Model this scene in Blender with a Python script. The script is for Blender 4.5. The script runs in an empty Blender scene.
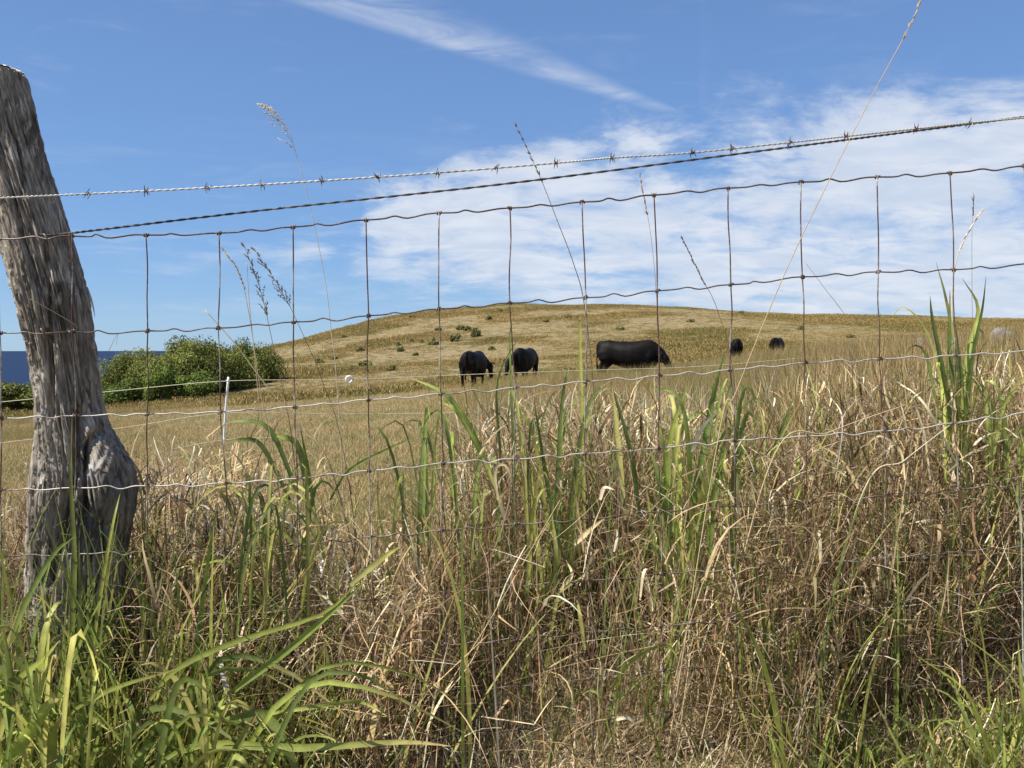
import bpy, math, random
import numpy as np
from mathutils import Vector

R = math.radians
random.seed(7)
rng = np.random.default_rng(11)
scene = bpy.context.scene

# ------------------------------------------------------------------ camera, sky, sun, exposure
F = 800.0                       # focal length in pixels of a 1024 px wide frame
PITCH = math.atan(34 / F)
cam_d = bpy.data.cameras.new('camera')
cam_d.sensor_width = 36.0
cam_d.lens = 36.0 * F / 1024
cam_d.clip_start = 0.05
cam_d.clip_end = 120000
cam = bpy.data.objects.new('camera', cam_d)
scene.collection.objects.link(cam)
cam.location = (0, 0, 1.0)
cam.rotation_euler = (R(90) - PITCH, 0, 0)
scene.camera = cam

SUN_AZ, SUN_EL = R(-110), R(54)   # azimuth from +Y towards +X (negative: to the left)
sun_dir = Vector((math.sin(SUN_AZ) * math.cos(SUN_EL), math.cos(SUN_AZ) * math.cos(SUN_EL), math.sin(SUN_EL)))

world = bpy.data.worlds.new('World')
scene.world = world
world.use_nodes = True
wt = world.node_tree
wt.nodes.clear()


class NT:
    """tiny helper for building node trees"""
    def __init__(s, tree):
        s.t = tree

    def n(s, kind, **kw):
        nd = s.t.nodes.new(kind)
        for k, v in kw.items():
            setattr(nd, k, v)
        return nd

    def link(s, a, b):
        s.t.links.new(a, b)

    def put(s, sock, v):
        if isinstance(v, bpy.types.NodeSocket):
            s.t.links.new(v, sock)
        else:
            sock.default_value = v

    def m(s, op, a, b=None, c=None, clamp=False):
        nd = s.n('ShaderNodeMath', operation=op, use_clamp=clamp)
        for i, v in enumerate((a, b, c)):
            if v is not None:
                s.put(nd.inputs[i], v)
        return nd.outputs[0]

    def ss(s, v, lo, hi):
        nd = s.n('ShaderNodeMapRange', interpolation_type='SMOOTHSTEP')
        s.put(nd.inputs[0], v)
        s.put(nd.inputs[1], lo)
        s.put(nd.inputs[2], hi)
        return nd.outputs[0]

    def mix(s, f, a, b):
        nd = s.n('ShaderNodeMix', data_type='RGBA')
        s.put(nd.inputs[0], f)
        s.put(nd.inputs[6], a)
        s.put(nd.inputs[7], b)
        return nd.outputs[2]

    def noise(s, vec, scale, detail=4, rough=0.55, dist=0.0):
        nd = s.n('ShaderNodeTexNoise')
        if vec is not None:
            s.link(vec, nd.inputs['Vector'])
        nd.inputs['Scale'].default_value = scale
        nd.inputs['Detail'].default_value = detail
        nd.inputs['Roughness'].default_value = rough
        nd.inputs['Distortion'].default_value = dist
        return nd.outputs[0]

    def mapping(s, vec, scale=(1, 1, 1), rot=(0, 0, 0), loc=(0, 0, 0)):
        nd = s.n('ShaderNodeMapping')
        s.link(vec, nd.inputs[0])
        nd.inputs[1].default_value = loc
        nd.inputs[2].default_value = rot
        nd.inputs[3].default_value = scale
        return nd.outputs[0]

    def ramp(s, fac, stops):
        nd = s.n('ShaderNodeValToRGB')
        s.link(fac, nd.inputs[0])
        e = nd.color_ramp.elements
        while len(e) < len(stops):
            e.new(0.5)
        for i, (p, c) in enumerate(stops):
            e[i].position = p
            e[i].color = (*c, 1)
        return nd.outputs[0]


def build_world():
    w = NT(wt)
    sky = w.n('ShaderNodeTexSky', sky_type='NISHITA')
    sky.sun_disc = False
    sky.sun_elevation = SUN_EL
    sky.sun_rotation = SUN_AZ
    sky.altitude = 100
    sky.air_density = 0.85
    sky.dust_density = 0.15
    sky.ozone_density = 2.2
    tc = w.n('ShaderNodeTexCoord')
    sep = w.n('ShaderNodeSeparateXYZ')
    w.link(tc.outputs['Generated'], sep.inputs[0])
    x, y, z = sep.outputs
    hor = w.m('SQRT', w.m('ADD', w.m('MULTIPLY', x, x), w.m('MULTIPLY', y, y)))
    az = w.m('DIVIDE', x, hor)                                  # sine of the azimuth
    el = w.m('DIVIDE', z, hor)                                  # slope above the horizon
    # cloud deck seen in perspective: project the direction on a flat layer
    zz = w.m('ADD', w.m('MAXIMUM', z, 0.0), 0.22)
    comb = w.n('ShaderNodeCombineXYZ')
    w.link(w.m('DIVIDE', x, zz), comb.inputs[0])
    w.link(w.m('DIVIDE', y, zz), comb.inputs[1])
    deck = comb.outputs[0]
    n1 = w.noise(w.mapping(deck, (0.9, 1.0, 1), (0, 0, R(16)), (5.3, 2.9, 0)), 2.6, 6, 0.62, 0.35)
    n2 = w.noise(w.mapping(deck, (0.9, 1.3, 1), (0, 0, R(-10)), (7.7, 2.2, 0)), 4.2, 5, 0.6, 0.5)
    nn = w.m('ADD', w.m('MULTIPLY', n1, 0.74), w.m('MULTIPLY', n2, 0.26))
    # bank of cloud: low, thick to the right
    wob = w.m('MULTIPLY', w.m('SUBTRACT', n1, 0.5), 0.18)
    top = w.m('ADD', w.m('MINIMUM', w.m('ADD', w.m('MULTIPLY', az, 0.34), 0.30), 0.325), wob)
    bot = w.m('SUBTRACT', 0.075, w.m('MULTIPLY', az, 0.16))
    bank = w.m('MULTIPLY', w.ss(w.m('SUBTRACT', top, el), -0.02, 0.12), w.ss(w.m('SUBTRACT', el, bot), -0.09, 0.05))
    bank = w.m('MULTIPLY', bank, w.ss(az, -0.66, -0.16))
    dens = w.ss(w.m('ADD', nn, w.m('MULTIPLY', bank, 0.27)), 0.56, 0.80)
    dens = w.m('MULTIPLY', dens, w.m('ADD', 0.10, w.m('MULTIPLY', bank, 1.0), clamp=True))
    # streaks low in the sky
    n3 = w.noise(w.mapping(tc.outputs['Generated'], (2.2, 2.2, 17), (0, R(3), 0), (1.3, 0, 0.4)), 1.9, 6, 0.6, 0.5)
    low = w.m('MULTIPLY', w.ss(n3, 0.50, 0.72), w.m('MULTIPLY', w.ss(el, 0.0, 0.08), w.ss(w.m('MULTIPLY', el, -1), -0.30, -0.12)))
    low = w.m('MULTIPLY', low, w.m('ADD', 0.55, w.m('MULTIPLY', az, 0.4), clamp=True))
    # a feathered wisp high up
    line = w.m('SUBTRACT', w.m('SUBTRACT', 0.356, w.m('MULTIPLY', az, 0.29)), w.m('MULTIPLY', w.m('MULTIPLY', az, az), 0.155))
    dd = w.m('SUBTRACT', el, line)
    n4 = w.noise(w.mapping(tc.outputs['Generated'], (2.2, 2.2, 12), (0, R(-22), 0)), 3.0, 6, 0.6, 0.8)
    body = w.m('MULTIPLY', w.ss(dd, -0.016, 0.0), w.ss(w.m('MULTIPLY', dd, -1), w.m('SUBTRACT', w.m('MULTIPLY', w.m('SUBTRACT', 0.18, az), -0.20), 0.005), 0.004))
    wisp = w.m('MULTIPLY', body, w.m('MULTIPLY', w.ss(az, -0.36, -0.16), w.ss(w.m('MULTIPLY', az, -1), -0.25, -0.12)))
    wisp = w.m('MULTIPLY', wisp, w.ss(n4, 0.26, 0.70))
    veil = w.m('MULTIPLY', w.ss(n4, 0.52, 0.85), 0.16)
    cov = w.m('MAXIMUM', w.m('MAXIMUM', dens, w.m('MULTIPLY', low, 0.8)), w.m('MAXIMUM', w.m('MULTIPLY', wisp, 0.66), veil))
    cov = w.m('MULTIPLY', cov, w.ss(z, -0.02, 0.03))
    cov = w.m('MULTIPLY', cov, 0.86)
    shade = w.mix(w.ss(n2, 0.35, 0.7), (4.9, 5.5, 6.5, 1), (6.2, 6.5, 7.0, 1))
    clear = w.ramp(w.m('MULTIPLY', el, 1.0, clamp=True), [(0.0, (0.37, 0.66, 1.0)), (0.12, (0.26, 0.53, 1.0)), (0.27, (0.22, 0.44, 0.90)), (0.48, (0.18, 0.35, 0.76)), (1.0, (0.10, 0.23, 0.60))])
    sc6 = w.n('ShaderNodeMix', data_type='RGBA', blend_type='MULTIPLY')
    sc6.inputs[0].default_value = 1.0
    w.link(clear, sc6.inputs[6])
    sc6.inputs[7].default_value = (6.0, 6.0, 6.0, 1)
    col = w.mix(cov, w.mix(0.78, sky.outputs[0], sc6.outputs[2]), shade)
    bg = w.n('ShaderNodeBackground')
    w.link(col, bg.inputs[0])
    bg.inputs[1].default_value = 0.080
    out = w.n('ShaderNodeOutputWorld')
    w.link(bg.outputs[0], out.inputs[0])


build_world()
world.cycles.sampling_method = 'MANUAL'
world.cycles.sample_map_resolution = 256

sun_l = bpy.data.lights.new('sun', 'SUN')
sun_l.energy = 4.9
sun_l.angle = R(0.53)
sun_l.color = (1.0, 0.945, 0.85)
sun = bpy.data.objects.new('sun', sun_l)
scene.collection.objects.link(sun)
sun.rotation_euler = sun_dir.to_track_quat('Z', 'Y').to_euler()

scene.view_settings.view_transform = 'Standard'
scene.view_settings.look = 'None'
scene.view_settings.exposure = 0.72
scene.view_settings.gamma = 1.0
scene.view_settings.use_curve_mapping = False
scene.cycles.max_bounces = 4
scene.cycles.diffuse_bounces = 3
scene.cycles.glossy_bounces = 2
scene.cycles.transmission_bounces = 3
scene.cycles.transparent_max_bounces = 4

# ------------------------------------------------------------------ helpers
COL = scene.collection
cP, sP = math.cos(PITCH), math.sin(PITCH)


def at(px, py, Y):
    """world point at depth Y on the sight line through a pixel of the photograph"""
    u, v = (px - 512) / F, (384 - py) / F
    k = Y / (cP + v * sP)
    return Vector((u * k, Y, 1.0 + k * (v * cP - sP)))


def tag(o, label=None, cat=None, group=None, kind=None):
    for k, v in (('label', label), ('category', cat), ('group', group), ('kind', kind)):
        if v:
            o[k] = v
    return o


def link(name, data, parent=None):
    o = bpy.data.objects.new(name, data)
    COL.objects.link(o)
    if parent is not None:
        o.parent = parent
    return o


def empty(name, loc, label, cat, group=None):
    o = link(name, None)
    o.location = loc
    o.empty_display_size = 0.1
    return tag(o, label, cat, group)


def mesh_np(name, verts, faces, mat, smooth=True, cols=None):
    """faces: (n,4) or (n,3) int array"""
    verts = np.asarray(verts, np.float32)
    faces = np.asarray(faces, np.int32)
    k = faces.shape[1]
    me = bpy.data.meshes.new(name)
    me.vertices.add(len(verts))
    me.vertices.foreach_set('co', verts.ravel())
    me.loops.add(faces.size)
    me.loops.foreach_set('vertex_index', faces.ravel())
    me.polygons.add(len(faces))
    me.polygons.foreach_set('loop_start', np.arange(0, faces.size, k, dtype=np.int32))
    me.polygons.foreach_set('loop_total', np.full(len(faces), k, np.int32))
    if smooth:
        me.polygons.foreach_set('use_smooth', np.ones(len(faces), bool))
    if cols is not None:
        a = me.color_attributes.new('Col', 'FLOAT_COLOR', 'POINT')
        c4 = np.ones((len(verts), 4), np.float32)
        c4[:, :3] = cols
        a.data.foreach_set('color', c4.ravel())
    me.update()
    me.materials.append(mat)
    return me


def tube(pts, rad, sides=6, cap=True):
    """verts and quads of a tube along a polyline; rad scalar or per point"""
    P = np.array([tuple(p) for p in pts], float)
    n = len(P)
    r = np.full(n, rad, float) if np.isscalar(rad) else np.asarray(rad, float)
    T = np.gradient(P, axis=0)
    T /= np.linalg.norm(T, axis=1)[:, None] + 1e-12
    ref = np.array([0, 1.0, 0]) if abs(T[0][1]) < 0.8 else np.array([1.0, 0, 0])
    A = np.cross(T, ref)
    A /= np.linalg.norm(A, axis=1)[:, None] + 1e-12
    B = np.cross(T, A)
    th = np.linspace(0, 2 * np.pi, sides, endpoint=False)
    V = P[:, None, :] + r[:, None, None] * (np.cos(th)[None, :, None] * A[:, None, :] + np.sin(th)[None, :, None] * B[:, None, :])
    idx = np.arange(n * sides).reshape(n, sides)
    a, b = idx[:-1], idx[1:]
    Q = np.stack([a, np.roll(a, -1, 1), np.roll(b, -1, 1), b], -1).reshape(-1, 4)
    V = V.reshape(-1, 3)
    if cap:
        c0, c1 = len(V), len(V) + 1
        V = np.vstack([V, P[0], P[-1]])
        s = np.arange(sides)
        e = np.roll(s, -1)
        q0 = np.stack([e, s, np.full(sides, c0), np.full(sides, c0)], -1)
        o = (n - 1) * sides
        q1 = np.stack([s + o, e + o, np.full(sides, c1), np.full(sides, c1)], -1)
        # degenerate quads would be invalid: split in pairs of sectors
        if sides % 2 == 0:
            q0 = np.stack([np.roll(s, -2)[::2], np.roll(s, -1)[::2], s[::2], np.full(sides // 2, c0)], -1)
            q1 = np.stack([s[::2] + o, np.roll(s, -1)[::2] + o, np.roll(s, -2)[::2] + o, np.full(sides // 2, c1)], -1)
            Q = np.vstack([Q, q0, q1])
    return V, Q


def join(parts):
    vs, qs, o = [], [], 0
    for v, q in parts:
        vs.append(v)
        qs.append(np.asarray(q) + o)
        o += len(v)
    return np.vstack(vs), np.vstack(qs)


def spline(pts, n):
    """Catmull-Rom through the points, n samples"""
    P = np.array([tuple(p) for p in pts], float)
    if len(P) == 2:
        t = np.linspace(0, 1, n)[:, None]
        return P[0] * (1 - t) + P[1] * t
    P = np.vstack([2 * P[0] - P[1], P, 2 * P[-1] - P[-2]])
    m = len(P) - 3
    t = np.linspace(0, m - 1e-9, n)
    i = t.astype(int)
    f = (t - i)[:, None]
    p0, p1, p2, p3 = P[i], P[i + 1], P[i + 2], P[i + 3]
    return 0.5 * (2 * p1 + (p2 - p0) * f + (2 * p0 - 5 * p1 + 4 * p2 - p3) * f ** 2 + (3 * p1 - p0 - 3 * p2 + p3) * f ** 3)


_lat = np.random.default_rng(3).random((64, 64, 64)).astype(np.float32)


def vnoise(p):
    """value noise of (n,3) points, 0..1"""
    p = np.asarray(p, float)
    i = np.floor(p).astype(int)
    f = p - i
    f = f * f * (3 - 2 * f)
    i &= 63
    j = (i + 1) & 63
    L = _lat
    x, y, z = f[..., 0], f[..., 1], f[..., 2]
    c00 = L[i[..., 0], i[..., 1], i[..., 2]] * (1 - x) + L[j[..., 0], i[..., 1], i[..., 2]] * x
    c10 = L[i[..., 0], j[..., 1], i[..., 2]] * (1 - x) + L[j[..., 0], j[..., 1], i[..., 2]] * x
    c01 = L[i[..., 0], i[..., 1], j[..., 2]] * (1 - x) + L[j[..., 0], i[..., 1], j[..., 2]] * x
    c11 = L[i[..., 0], j[..., 1], j[..., 2]] * (1 - x) + L[j[..., 0], j[..., 1], j[..., 2]] * x
    return (c00 * (1 - y) + c10 * y) * (1 - z) + (c01 * (1 - y) + c11 * y) * z


def fbm(p, octs=4, gain=0.5):
    p = np.asarray(p, float)
    s, a, tot = 0, 1.0, 0
    for k in range(octs):
        s = s + a * vnoise(p * 2 ** k + 17.3 * k)
        tot += a
        a *= gain
    return s / tot


def sstep(v, a, b):
    t = np.clip((v - a) / (b - a), 0, 1)
    return t * t * (3 - 2 * t)


# ------------------------------------------------------------------ materials
def material(name):
    m = bpy.data.materials.new(name)
    m.use_nodes = True
    m.node_tree.nodes.clear()
    t = NT(m.node_tree)
    out = t.n('ShaderNodeOutputMaterial')
    b = t.n('ShaderNodeBsdfPrincipled')
    t.link(b.outputs[0], out.inputs[0])
    return m, t, b, out


def simple(name, col, rough=0.6, var=0.25, scale=30, metal=0.0, stretch=(1, 1, 1), bump=0.0, spec=0.4):
    m, t, b, out = material(name)
    tc = t.n('ShaderNodeTexCoord')
    nz = t.noise(t.mapping(tc.outputs['Object'], stretch), scale, 5)
    c0 = tuple(c * (1 - var) for c in col)
    c1 = tuple(min(1, c * (1 + var)) for c in col)
    t.link(t.ramp(nz, [(0.3, c0), (0.7, c1)]), b.inputs['Base Color'])
    b.inputs['Roughness'].default_value = rough
    b.inputs['Metallic'].default_value = metal
    b.inputs['Specular IOR Level'].default_value = spec
    if bump:
        bp = t.n('ShaderNodeBump')
        bp.inputs['Strength'].default_value = bump
        bp.inputs['Distance'].default_value = 0.01
        t.link(nz, bp.inputs['Height'])
        t.link(bp.outputs[0], b.inputs['Normal'])
    return m


def blade_mat(name, trans=0.35, rough=0.55, spec=0.35, patch=None, fine=40):
    """grass: colour from the per-blade attribute; some light passes through"""
    m, t, b, out = material(name)
    at_ = t.n('ShaderNodeAttribute', attribute_name='Col')
    geo = t.n('ShaderNodeNewGeometry')
    c = at_.outputs['Color']
    nz = t.noise(geo.outputs['Position'], fine, 3)
    mul = t.n('ShaderNodeMix', data_type='RGBA', blend_type='MULTIPLY')
    mul.inputs[0].default_value = 1.0
    t.link(c, mul.inputs[6])
    t.link(t.ramp(nz, [(0.3, (0.72, 0.70, 0.68)), (0.7, (1.15, 1.15, 1.12))]), mul.inputs[7])
    c = mul.outputs[2]
    if patch:
        sc, ca, cb = patch
        pz = t.noise(geo.outputs['Position'], sc, 5, 0.6)
        mu2 = t.n('ShaderNodeMix', data_type='RGBA', blend_type='MULTIPLY')
        mu2.inputs[0].default_value = 1.0
        t.link(c, mu2.inputs[6])
        oi = t.n('ShaderNodeObjectInfo')
        pz2 = t.m('ADD', pz, t.m('MULTIPLY', t.m('SUBTRACT', oi.outputs['Random'], 0.5), 0.28))
        t.link(t.ramp(pz2, [(0.38, ca), (0.62, cb)]), mu2.inputs[7])
        c = mu2.outputs[2]
    t.link(c, b.inputs['Base Color'])
    b.inputs['Roughness'].default_value = rough
    b.inputs['Specular IOR Level'].default_value = spec
    tr = t.n('ShaderNodeBsdfTranslucent')
    t.link(c, tr.inputs[0])
    mx = t.n('ShaderNodeMixShader')
    mx.inputs[0].default_value = trans
    t.link(b.outputs[0], mx.inputs[1])
    t.link(tr.outputs[0], mx.inputs[2])
    t.link(mx.outputs[0], out.inputs[0])
    return m


M = {}
M['dry'] = blade_mat('dry_blade', 0.22, 0.6, 0.25)
M['green'] = blade_mat('green_blade', 0.42, 0.5, 0.25)
M['field'] = blade_mat('field_blade', 0.25, 0.7, 0.15, patch=(0.45, (0.74, 0.80, 0.62), (1.12, 1.02, 0.92)))
M['hill'] = blade_mat('hill_blade', 0.2, 0.8, 0.1, patch=(0.11, (0.70, 0.76, 0.58), (1.12, 1.02, 0.88)))
M['leaf'] = blade_mat('tree_leaf', 0.3, 0.7, 0.12, fine=3)
M['bark'] = simple('tree_bark', (0.12, 0.095, 0.07), 0.9, 0.4, 12)
M['white_plastic'] = simple('white_plastic', (0.78, 0.78, 0.74), 0.45, 0.06, 30)
M['polywire'] = simple('polywire', (0.52, 0.50, 0.36), 0.6, 0.2, 60)
M['rock'] = simple('pale_rock', (0.19, 0.17, 0.14), 0.9, 0.35, 9, bump=0.6)
M['cow'] = simple('black_hide', (0.0050, 0.0038, 0.0033), 0.6, 0.6, 5, spec=0.13, bump=0.5, stretch=(1, 1, 2))


def wire_mat(name, zinc, rust, lo, hi, metal):
    m, t, b, out = material(name)
    tc = t.n('ShaderNodeTexCoord')
    nz = t.noise(tc.outputs['Object'], 9, 6, 0.65)
    n2 = t.noise(tc.outputs['Object'], 140, 3)
    f = t.ss(t.m('ADD', nz, t.m('MULTIPLY', t.m('SUBTRACT', n2, 0.5), 0.25)), lo, hi)
    t.link(t.mix(f, (*zinc, 1), (*rust, 1)), b.inputs['Base Color'])
    t.link(t.m('MULTIPLY', t.m('SUBTRACT', 1.0, f), metal), b.inputs['Metallic'])
    t.link(t.m('ADD', 0.42, t.m('MULTIPLY', f, 0.4)), b.inputs['Roughness'])
    return m


M['wire'] = wire_mat('line_wire', (0.46, 0.43, 0.38), (0.14, 0.085, 0.055), 0.48, 0.66, 0.1)
M['rustwire'] = wire_mat('rusty_line_wire', (0.24, 0.205, 0.17), (0.075, 0.042, 0.03), 0.36, 0.56, 0.1)
M['stay'] = wire_mat('stay_wire', (0.42, 0.38, 0.34), (0.085, 0.042, 0.028), 0.36, 0.54, 0.1)
M['topwire'] = wire_mat('top_wire', (0.16, 0.14, 0.13), (0.06, 0.035, 0.026), 0.35, 0.6, 0.3)
M['cable'] = wire_mat('dark_wire', (0.10, 0.10, 0.105), (0.05, 0.04, 0.035), 0.4, 0.6, 0.3)
M['galv'] = wire_mat('galvanised_wire', (0.50, 0.49, 0.46), (0.20, 0.14, 0.10), 0.52, 0.75, 0.3)


def make_wood():
    m, t, b, out = material('weathered_wood')
    tc = t.n('ShaderNodeTexCoord')
    o = tc.outputs['Object']
    grain = t.noise(t.mapping(o, (1, 1, 0.09)), 95, 6, 0.6, 0.4)
    big = t.noise(t.mapping(o, (1, 1, 0.35)), 9, 5, 0.6, 0.6)
    c = t.ramp(t.m('ADD', t.m('MULTIPLY', grain, 0.55), t.m('MULTIPLY', big, 0.45)),
               [(0.36, (0.042, 0.035, 0.027)), (0.46, (0.165, 0.142, 0.113)), (0.55, (0.33, 0.292, 0.24)), (0.67, (0.54, 0.49, 0.415))])
    # bleached patches where the bark is gone
    pat = t.noise(t.mapping(o, (1, 1, 0.45), (0, 0, 0), (2.3, 0.4, 5.2)), 15, 6, 0.65, 0.5)
    c = t.mix(t.m('MULTIPLY', t.ss(pat, 0.56, 0.64), 0.8), c, (0.56, 0.51, 0.44, 1))
    # the burl is bare, dark and close grained; its centre lies low on the right of the trunk
    vd = t.n('ShaderNodeVectorMath', operation='DISTANCE')
    t.link(t.mapping(o, (1, 0.5, 0.7)), vd.inputs[0])
    vd.inputs[1].default_value = (0.085, -0.03, 0.30)
    bm = t.m('SUBTRACT', 1.0, t.ss(t.m('ADD', vd.outputs['Value'], t.m('MULTIPLY', t.m('SUBTRACT', big, 0.5), 0.06)), 0.055, 0.085))
    c = t.mix(t.m('MULTIPLY', bm, 0.6), c, t.ramp(grain, [(0.35, (0.045, 0.042, 0.038)), (0.65, (0.13, 0.122, 0.11))]))
    lich = t.noise(o, 55, 5, 0.6)
    c = t.mix(t.m('MULTIPLY', t.ss(lich, 0.64, 0.70), 0.8), c, (0.55, 0.54, 0.50, 1))
    t.link(c, b.inputs['Base Color'])
    b.inputs['Roughness'].default_value = 0.85
    b.inputs['Specular IOR Level'].default_value = 0.2
    bp = t.n('ShaderNodeBump')
    bp.inputs['Strength'].default_value = 0.6
    bp.inputs['Distance'].default_value = 0.004
    t.link(grain, bp.inputs['Height'])
    t.link(bp.outputs[0], b.inputs['Normal'])
    return m


M['wood'] = make_wood()
M['cutwood'] = simple('cut_wood_end', (0.74, 0.72, 0.68), 0.8, 0.2, 40)


def ground_mat():
    m, t, b, out = material('pasture_soil')
    geo = t.n('ShaderNodeNewGeometry')
    p = geo.outputs['Position']
    fine = t.noise(p, 28, 6, 0.7)
    mid = t.noise(p, 1.7, 5, 0.6)
    big = t.noise(p, 0.085, 5, 0.6)
    c = t.ramp(fine, [(0.3, (0.13, 0.10, 0.057)), (0.5, (0.27, 0.21, 0.118)), (0.7, (0.42, 0.34, 0.20))])
    c = t.mix(t.m('MULTIPLY', t.ss(mid, 0.45, 0.65), 0.45), c, (0.17, 0.16, 0.068, 1))
    c = t.mix(t.m('MULTIPLY', t.ss(big, 0.30, 0.60), 0.75), c, (0.225, 0.18, 0.092, 1))
    c = t.mix(t.m('MULTIPLY', t.ss(big, 0.62, 0.50), 0.0), c, (0.3, 0.22, 0.13, 1))
    t.link(c, b.inputs['Base Color'])
    b.inputs['Roughness'].default_value = 0.95
    b.inputs['Specular IOR Level'].default_value = 0.1
    bp = t.n('ShaderNodeBump')
    bp.inputs['Strength'].default_value = 0.7
    bp.inputs['Distance'].default_value = 0.05
    t.link(fine, bp.inputs['Height'])
    t.link(bp.outputs[0], b.inputs['Normal'])
    return m


M['ground'] = ground_mat()


def sea_mat():
    m, t, b, out = material('sea_water')
    geo = t.n('ShaderNodeNewGeometry')
    nz = t.noise(t.mapping(geo.outputs['Position'], (0.004, 0.0012, 1)), 3, 6, 0.6)
    t.link(t.ramp(nz, [(0.35, (0.006, 0.017, 0.050)), (0.7, (0.009, 0.023, 0.063))]), b.inputs['Base Color'])
    b.inputs['Roughness'].default_value = 0.6
    b.inputs['Specular IOR Level'].default_value = 0.12
    return m


M['sea'] = sea_mat()

# ------------------------------------------------------------------ terrain
SEA = -100.0
RX = np.array([-900, -400, -250, -150, -94, -70, -58, -50, -42, -32, -21, -11.6, 0, 20, 46, 96, 200, 500, 900.])
RZ = np.array([-130, -125, -112, -60, -22, -10.5, -6.5, -3.8, -1.0, 3.0, 6.4, 7.8, 8.5, 8.2, 6.6, 5.3, 6, 8, 8.]) + 1.0


def ground_z(x, y):
    x = np.asarray(x, float)
    y = np.asarray(y, float)
    yy = np.clip(y, -8, 45)
    xs = 26 * np.tanh(x / 26.0)
    near = 0.11 - 0.015 * (yy - 1.67) + 0.075 * np.where(x < 0, np.maximum(x, -60), xs)
    near = near - 0.12 * sstep(-y, 0.2, 3.0)
    t = sstep(y, 36, 158)
    ridge = np.interp(x, RX, RZ)
    z = near * (1 - t) + ridge * t
    z = z - np.maximum(0, y - 150) * 0.22 * sstep(y, 150, 190)
    z = z - 0.5 * np.maximum(0, -60 - x) * sstep(-x, 60, 120) * (1 - t)
    P = np.stack([x, y, np.zeros_like(x)], -1)
    amp = 0.02 + 0.35 * sstep(y, 20, 120)
    z = z + amp * (fbm(P * 0.11 + 5.1, 4) - 0.5) * 2 + 0.05 * (fbm(P * 1.1 + 9, 3) - 0.5) * sstep(np.abs(y - 1.7), 0.3, 2)
    return np.maximum(z, SEA - 12)


def axis(lo, hi, n, k):
    """points from lo to hi, dense near zero"""
    a, b = -math.asinh(-lo / k), math.asinh(hi / k)
    return np.sinh(np.linspace(a, b, n)) * k


gx = axis(-900, 900, 300, 3.0)
gy = axis(-60, 900, 330, 4.0)
GX, GY = np.meshgrid(gx, gy)
GZ = ground_z(GX, GY)
gi = np.arange(GX.size).reshape(GX.shape)
gq = np.stack([gi[:-1, :-1], gi[:-1, 1:], gi[1:, 1:], gi[1:, :-1]], -1).reshape(-1, 4)
ground = link('ground', mesh_np('ground', np.stack([GX, GY, GZ], -1).reshape(-1, 3), gq, M['ground']))
tag(ground, 'dry sloping pasture ground rising to a rounded grassy hill', 'ground', kind='structure')

S_ = 90000.0
sv = []
ring = [0, 300, 900, 3000, 9000, 30000, S_]
NA = 48
sv.append((0, 0, SEA))
for r_ in ring[1:]:
    for k in range(NA):
        a = 2 * math.pi * k / NA
        sv.append((r_ * math.cos(a), r_ * math.sin(a), SEA))
sf = []
for i in range(len(ring) - 2):
    for k in range(NA):
        a, b_ = 1 + i * NA + k, 1 + i * NA + (k + 1) % NA
        sf.append((a, b_, b_ + NA, a + NA))
for k in range(0, NA, 2):
    sf.append((0, 1 + k, 1 + k + 1, 1 + (k + 2) % NA))
sea = link('sea', mesh_np('sea', sv, sf, M['sea']))
tag(sea, 'deep blue sea on the left horizon', 'sea', kind='structure')


# ------------------------------------------------------------------ grass ribbons
def ribbons(root, L, az, tilt, bend, width, col, S=5, kink=0.0, twist=None, tipw=0.12, power=1.4, curl=0.0, seed=0):
    """ribbon blades; every argument is per blade. returns verts, quads, cols"""
    g = np.random.default_rng(seed)
    n = len(root)
    L, az, tilt, bend, width = [np.broadcast_to(np.asarray(a, float), (n,)).copy() for a in (L, az, tilt, bend, width)]
    if twist is None:
        twist = g.uniform(-1.2, 1.2, n)
    pos = np.array(root, float)
    kp = g.uniform(0.25, 0.85, n)
    ka = np.where(g.random(n) < kink, g.uniform(0.6, 1.9, n) * np.where(g.random(n) < 0.8, 1, -1), 0)
    V = np.empty((n, S + 1, 2, 3))
    for i in range(S + 1):
        s = i / S
        th = tilt + bend * s ** power + np.where(s > kp, ka, 0)
        a = az + curl * s * np.where(kp > 0.5, 1, -1)
        d = np.stack([np.sin(th) * np.sin(a), np.sin(th) * np.cos(a), np.cos(th)], -1)
        side = np.stack([np.cos(a + twist), -np.sin(a + twist), np.zeros(n)], -1)
        w = width * (1 - (1 - tipw) * s ** 2.2) * (0.7 + 0.3 * min(1, s * 4)) * 0.5
        V[:, i, 0] = pos - side * w[:, None]
        V[:, i, 1] = pos + side * w[:, None]
        pos = pos + d * (L / S)[:, None]
    base = np.arange(n)[:, None] * (S + 1) * 2
    k = np.arange(S)[None, :] * 2
    q = np.stack([base + k, base + k + 1, base + k + 3, base + k + 2], -1).reshape(-1, 4)
    c = np.repeat(np.asarray(col, np.float32), (S + 1) * 2, axis=0)
    return V.reshape(-1, 3), q, c


def cat_r(lst):
    vs, qs, cs, o = [], [], [], 0
    for v, q, c in lst:
        vs.append(v)
        qs.append(q + o)
        cs.append(c)
        o += len(v)
    return np.vstack(vs), np.vstack(qs), np.vstack(cs)


STRAW = np.array([[0.58, 0.44, 0.25], [0.48, 0.335, 0.175], [0.67, 0.545, 0.345], [0.35, 0.22, 0.115], [0.20, 0.122, 0.066], [0.77, 0.67, 0.48], [0.46, 0.38, 0.18]])
GREEN = np.array([[0.27, 0.32, 0.075], [0.20, 0.25, 0.065], [0.35, 0.39, 0.095], [0.45, 0.44, 0.13], [0.14, 0.185, 0.05]])


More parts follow.
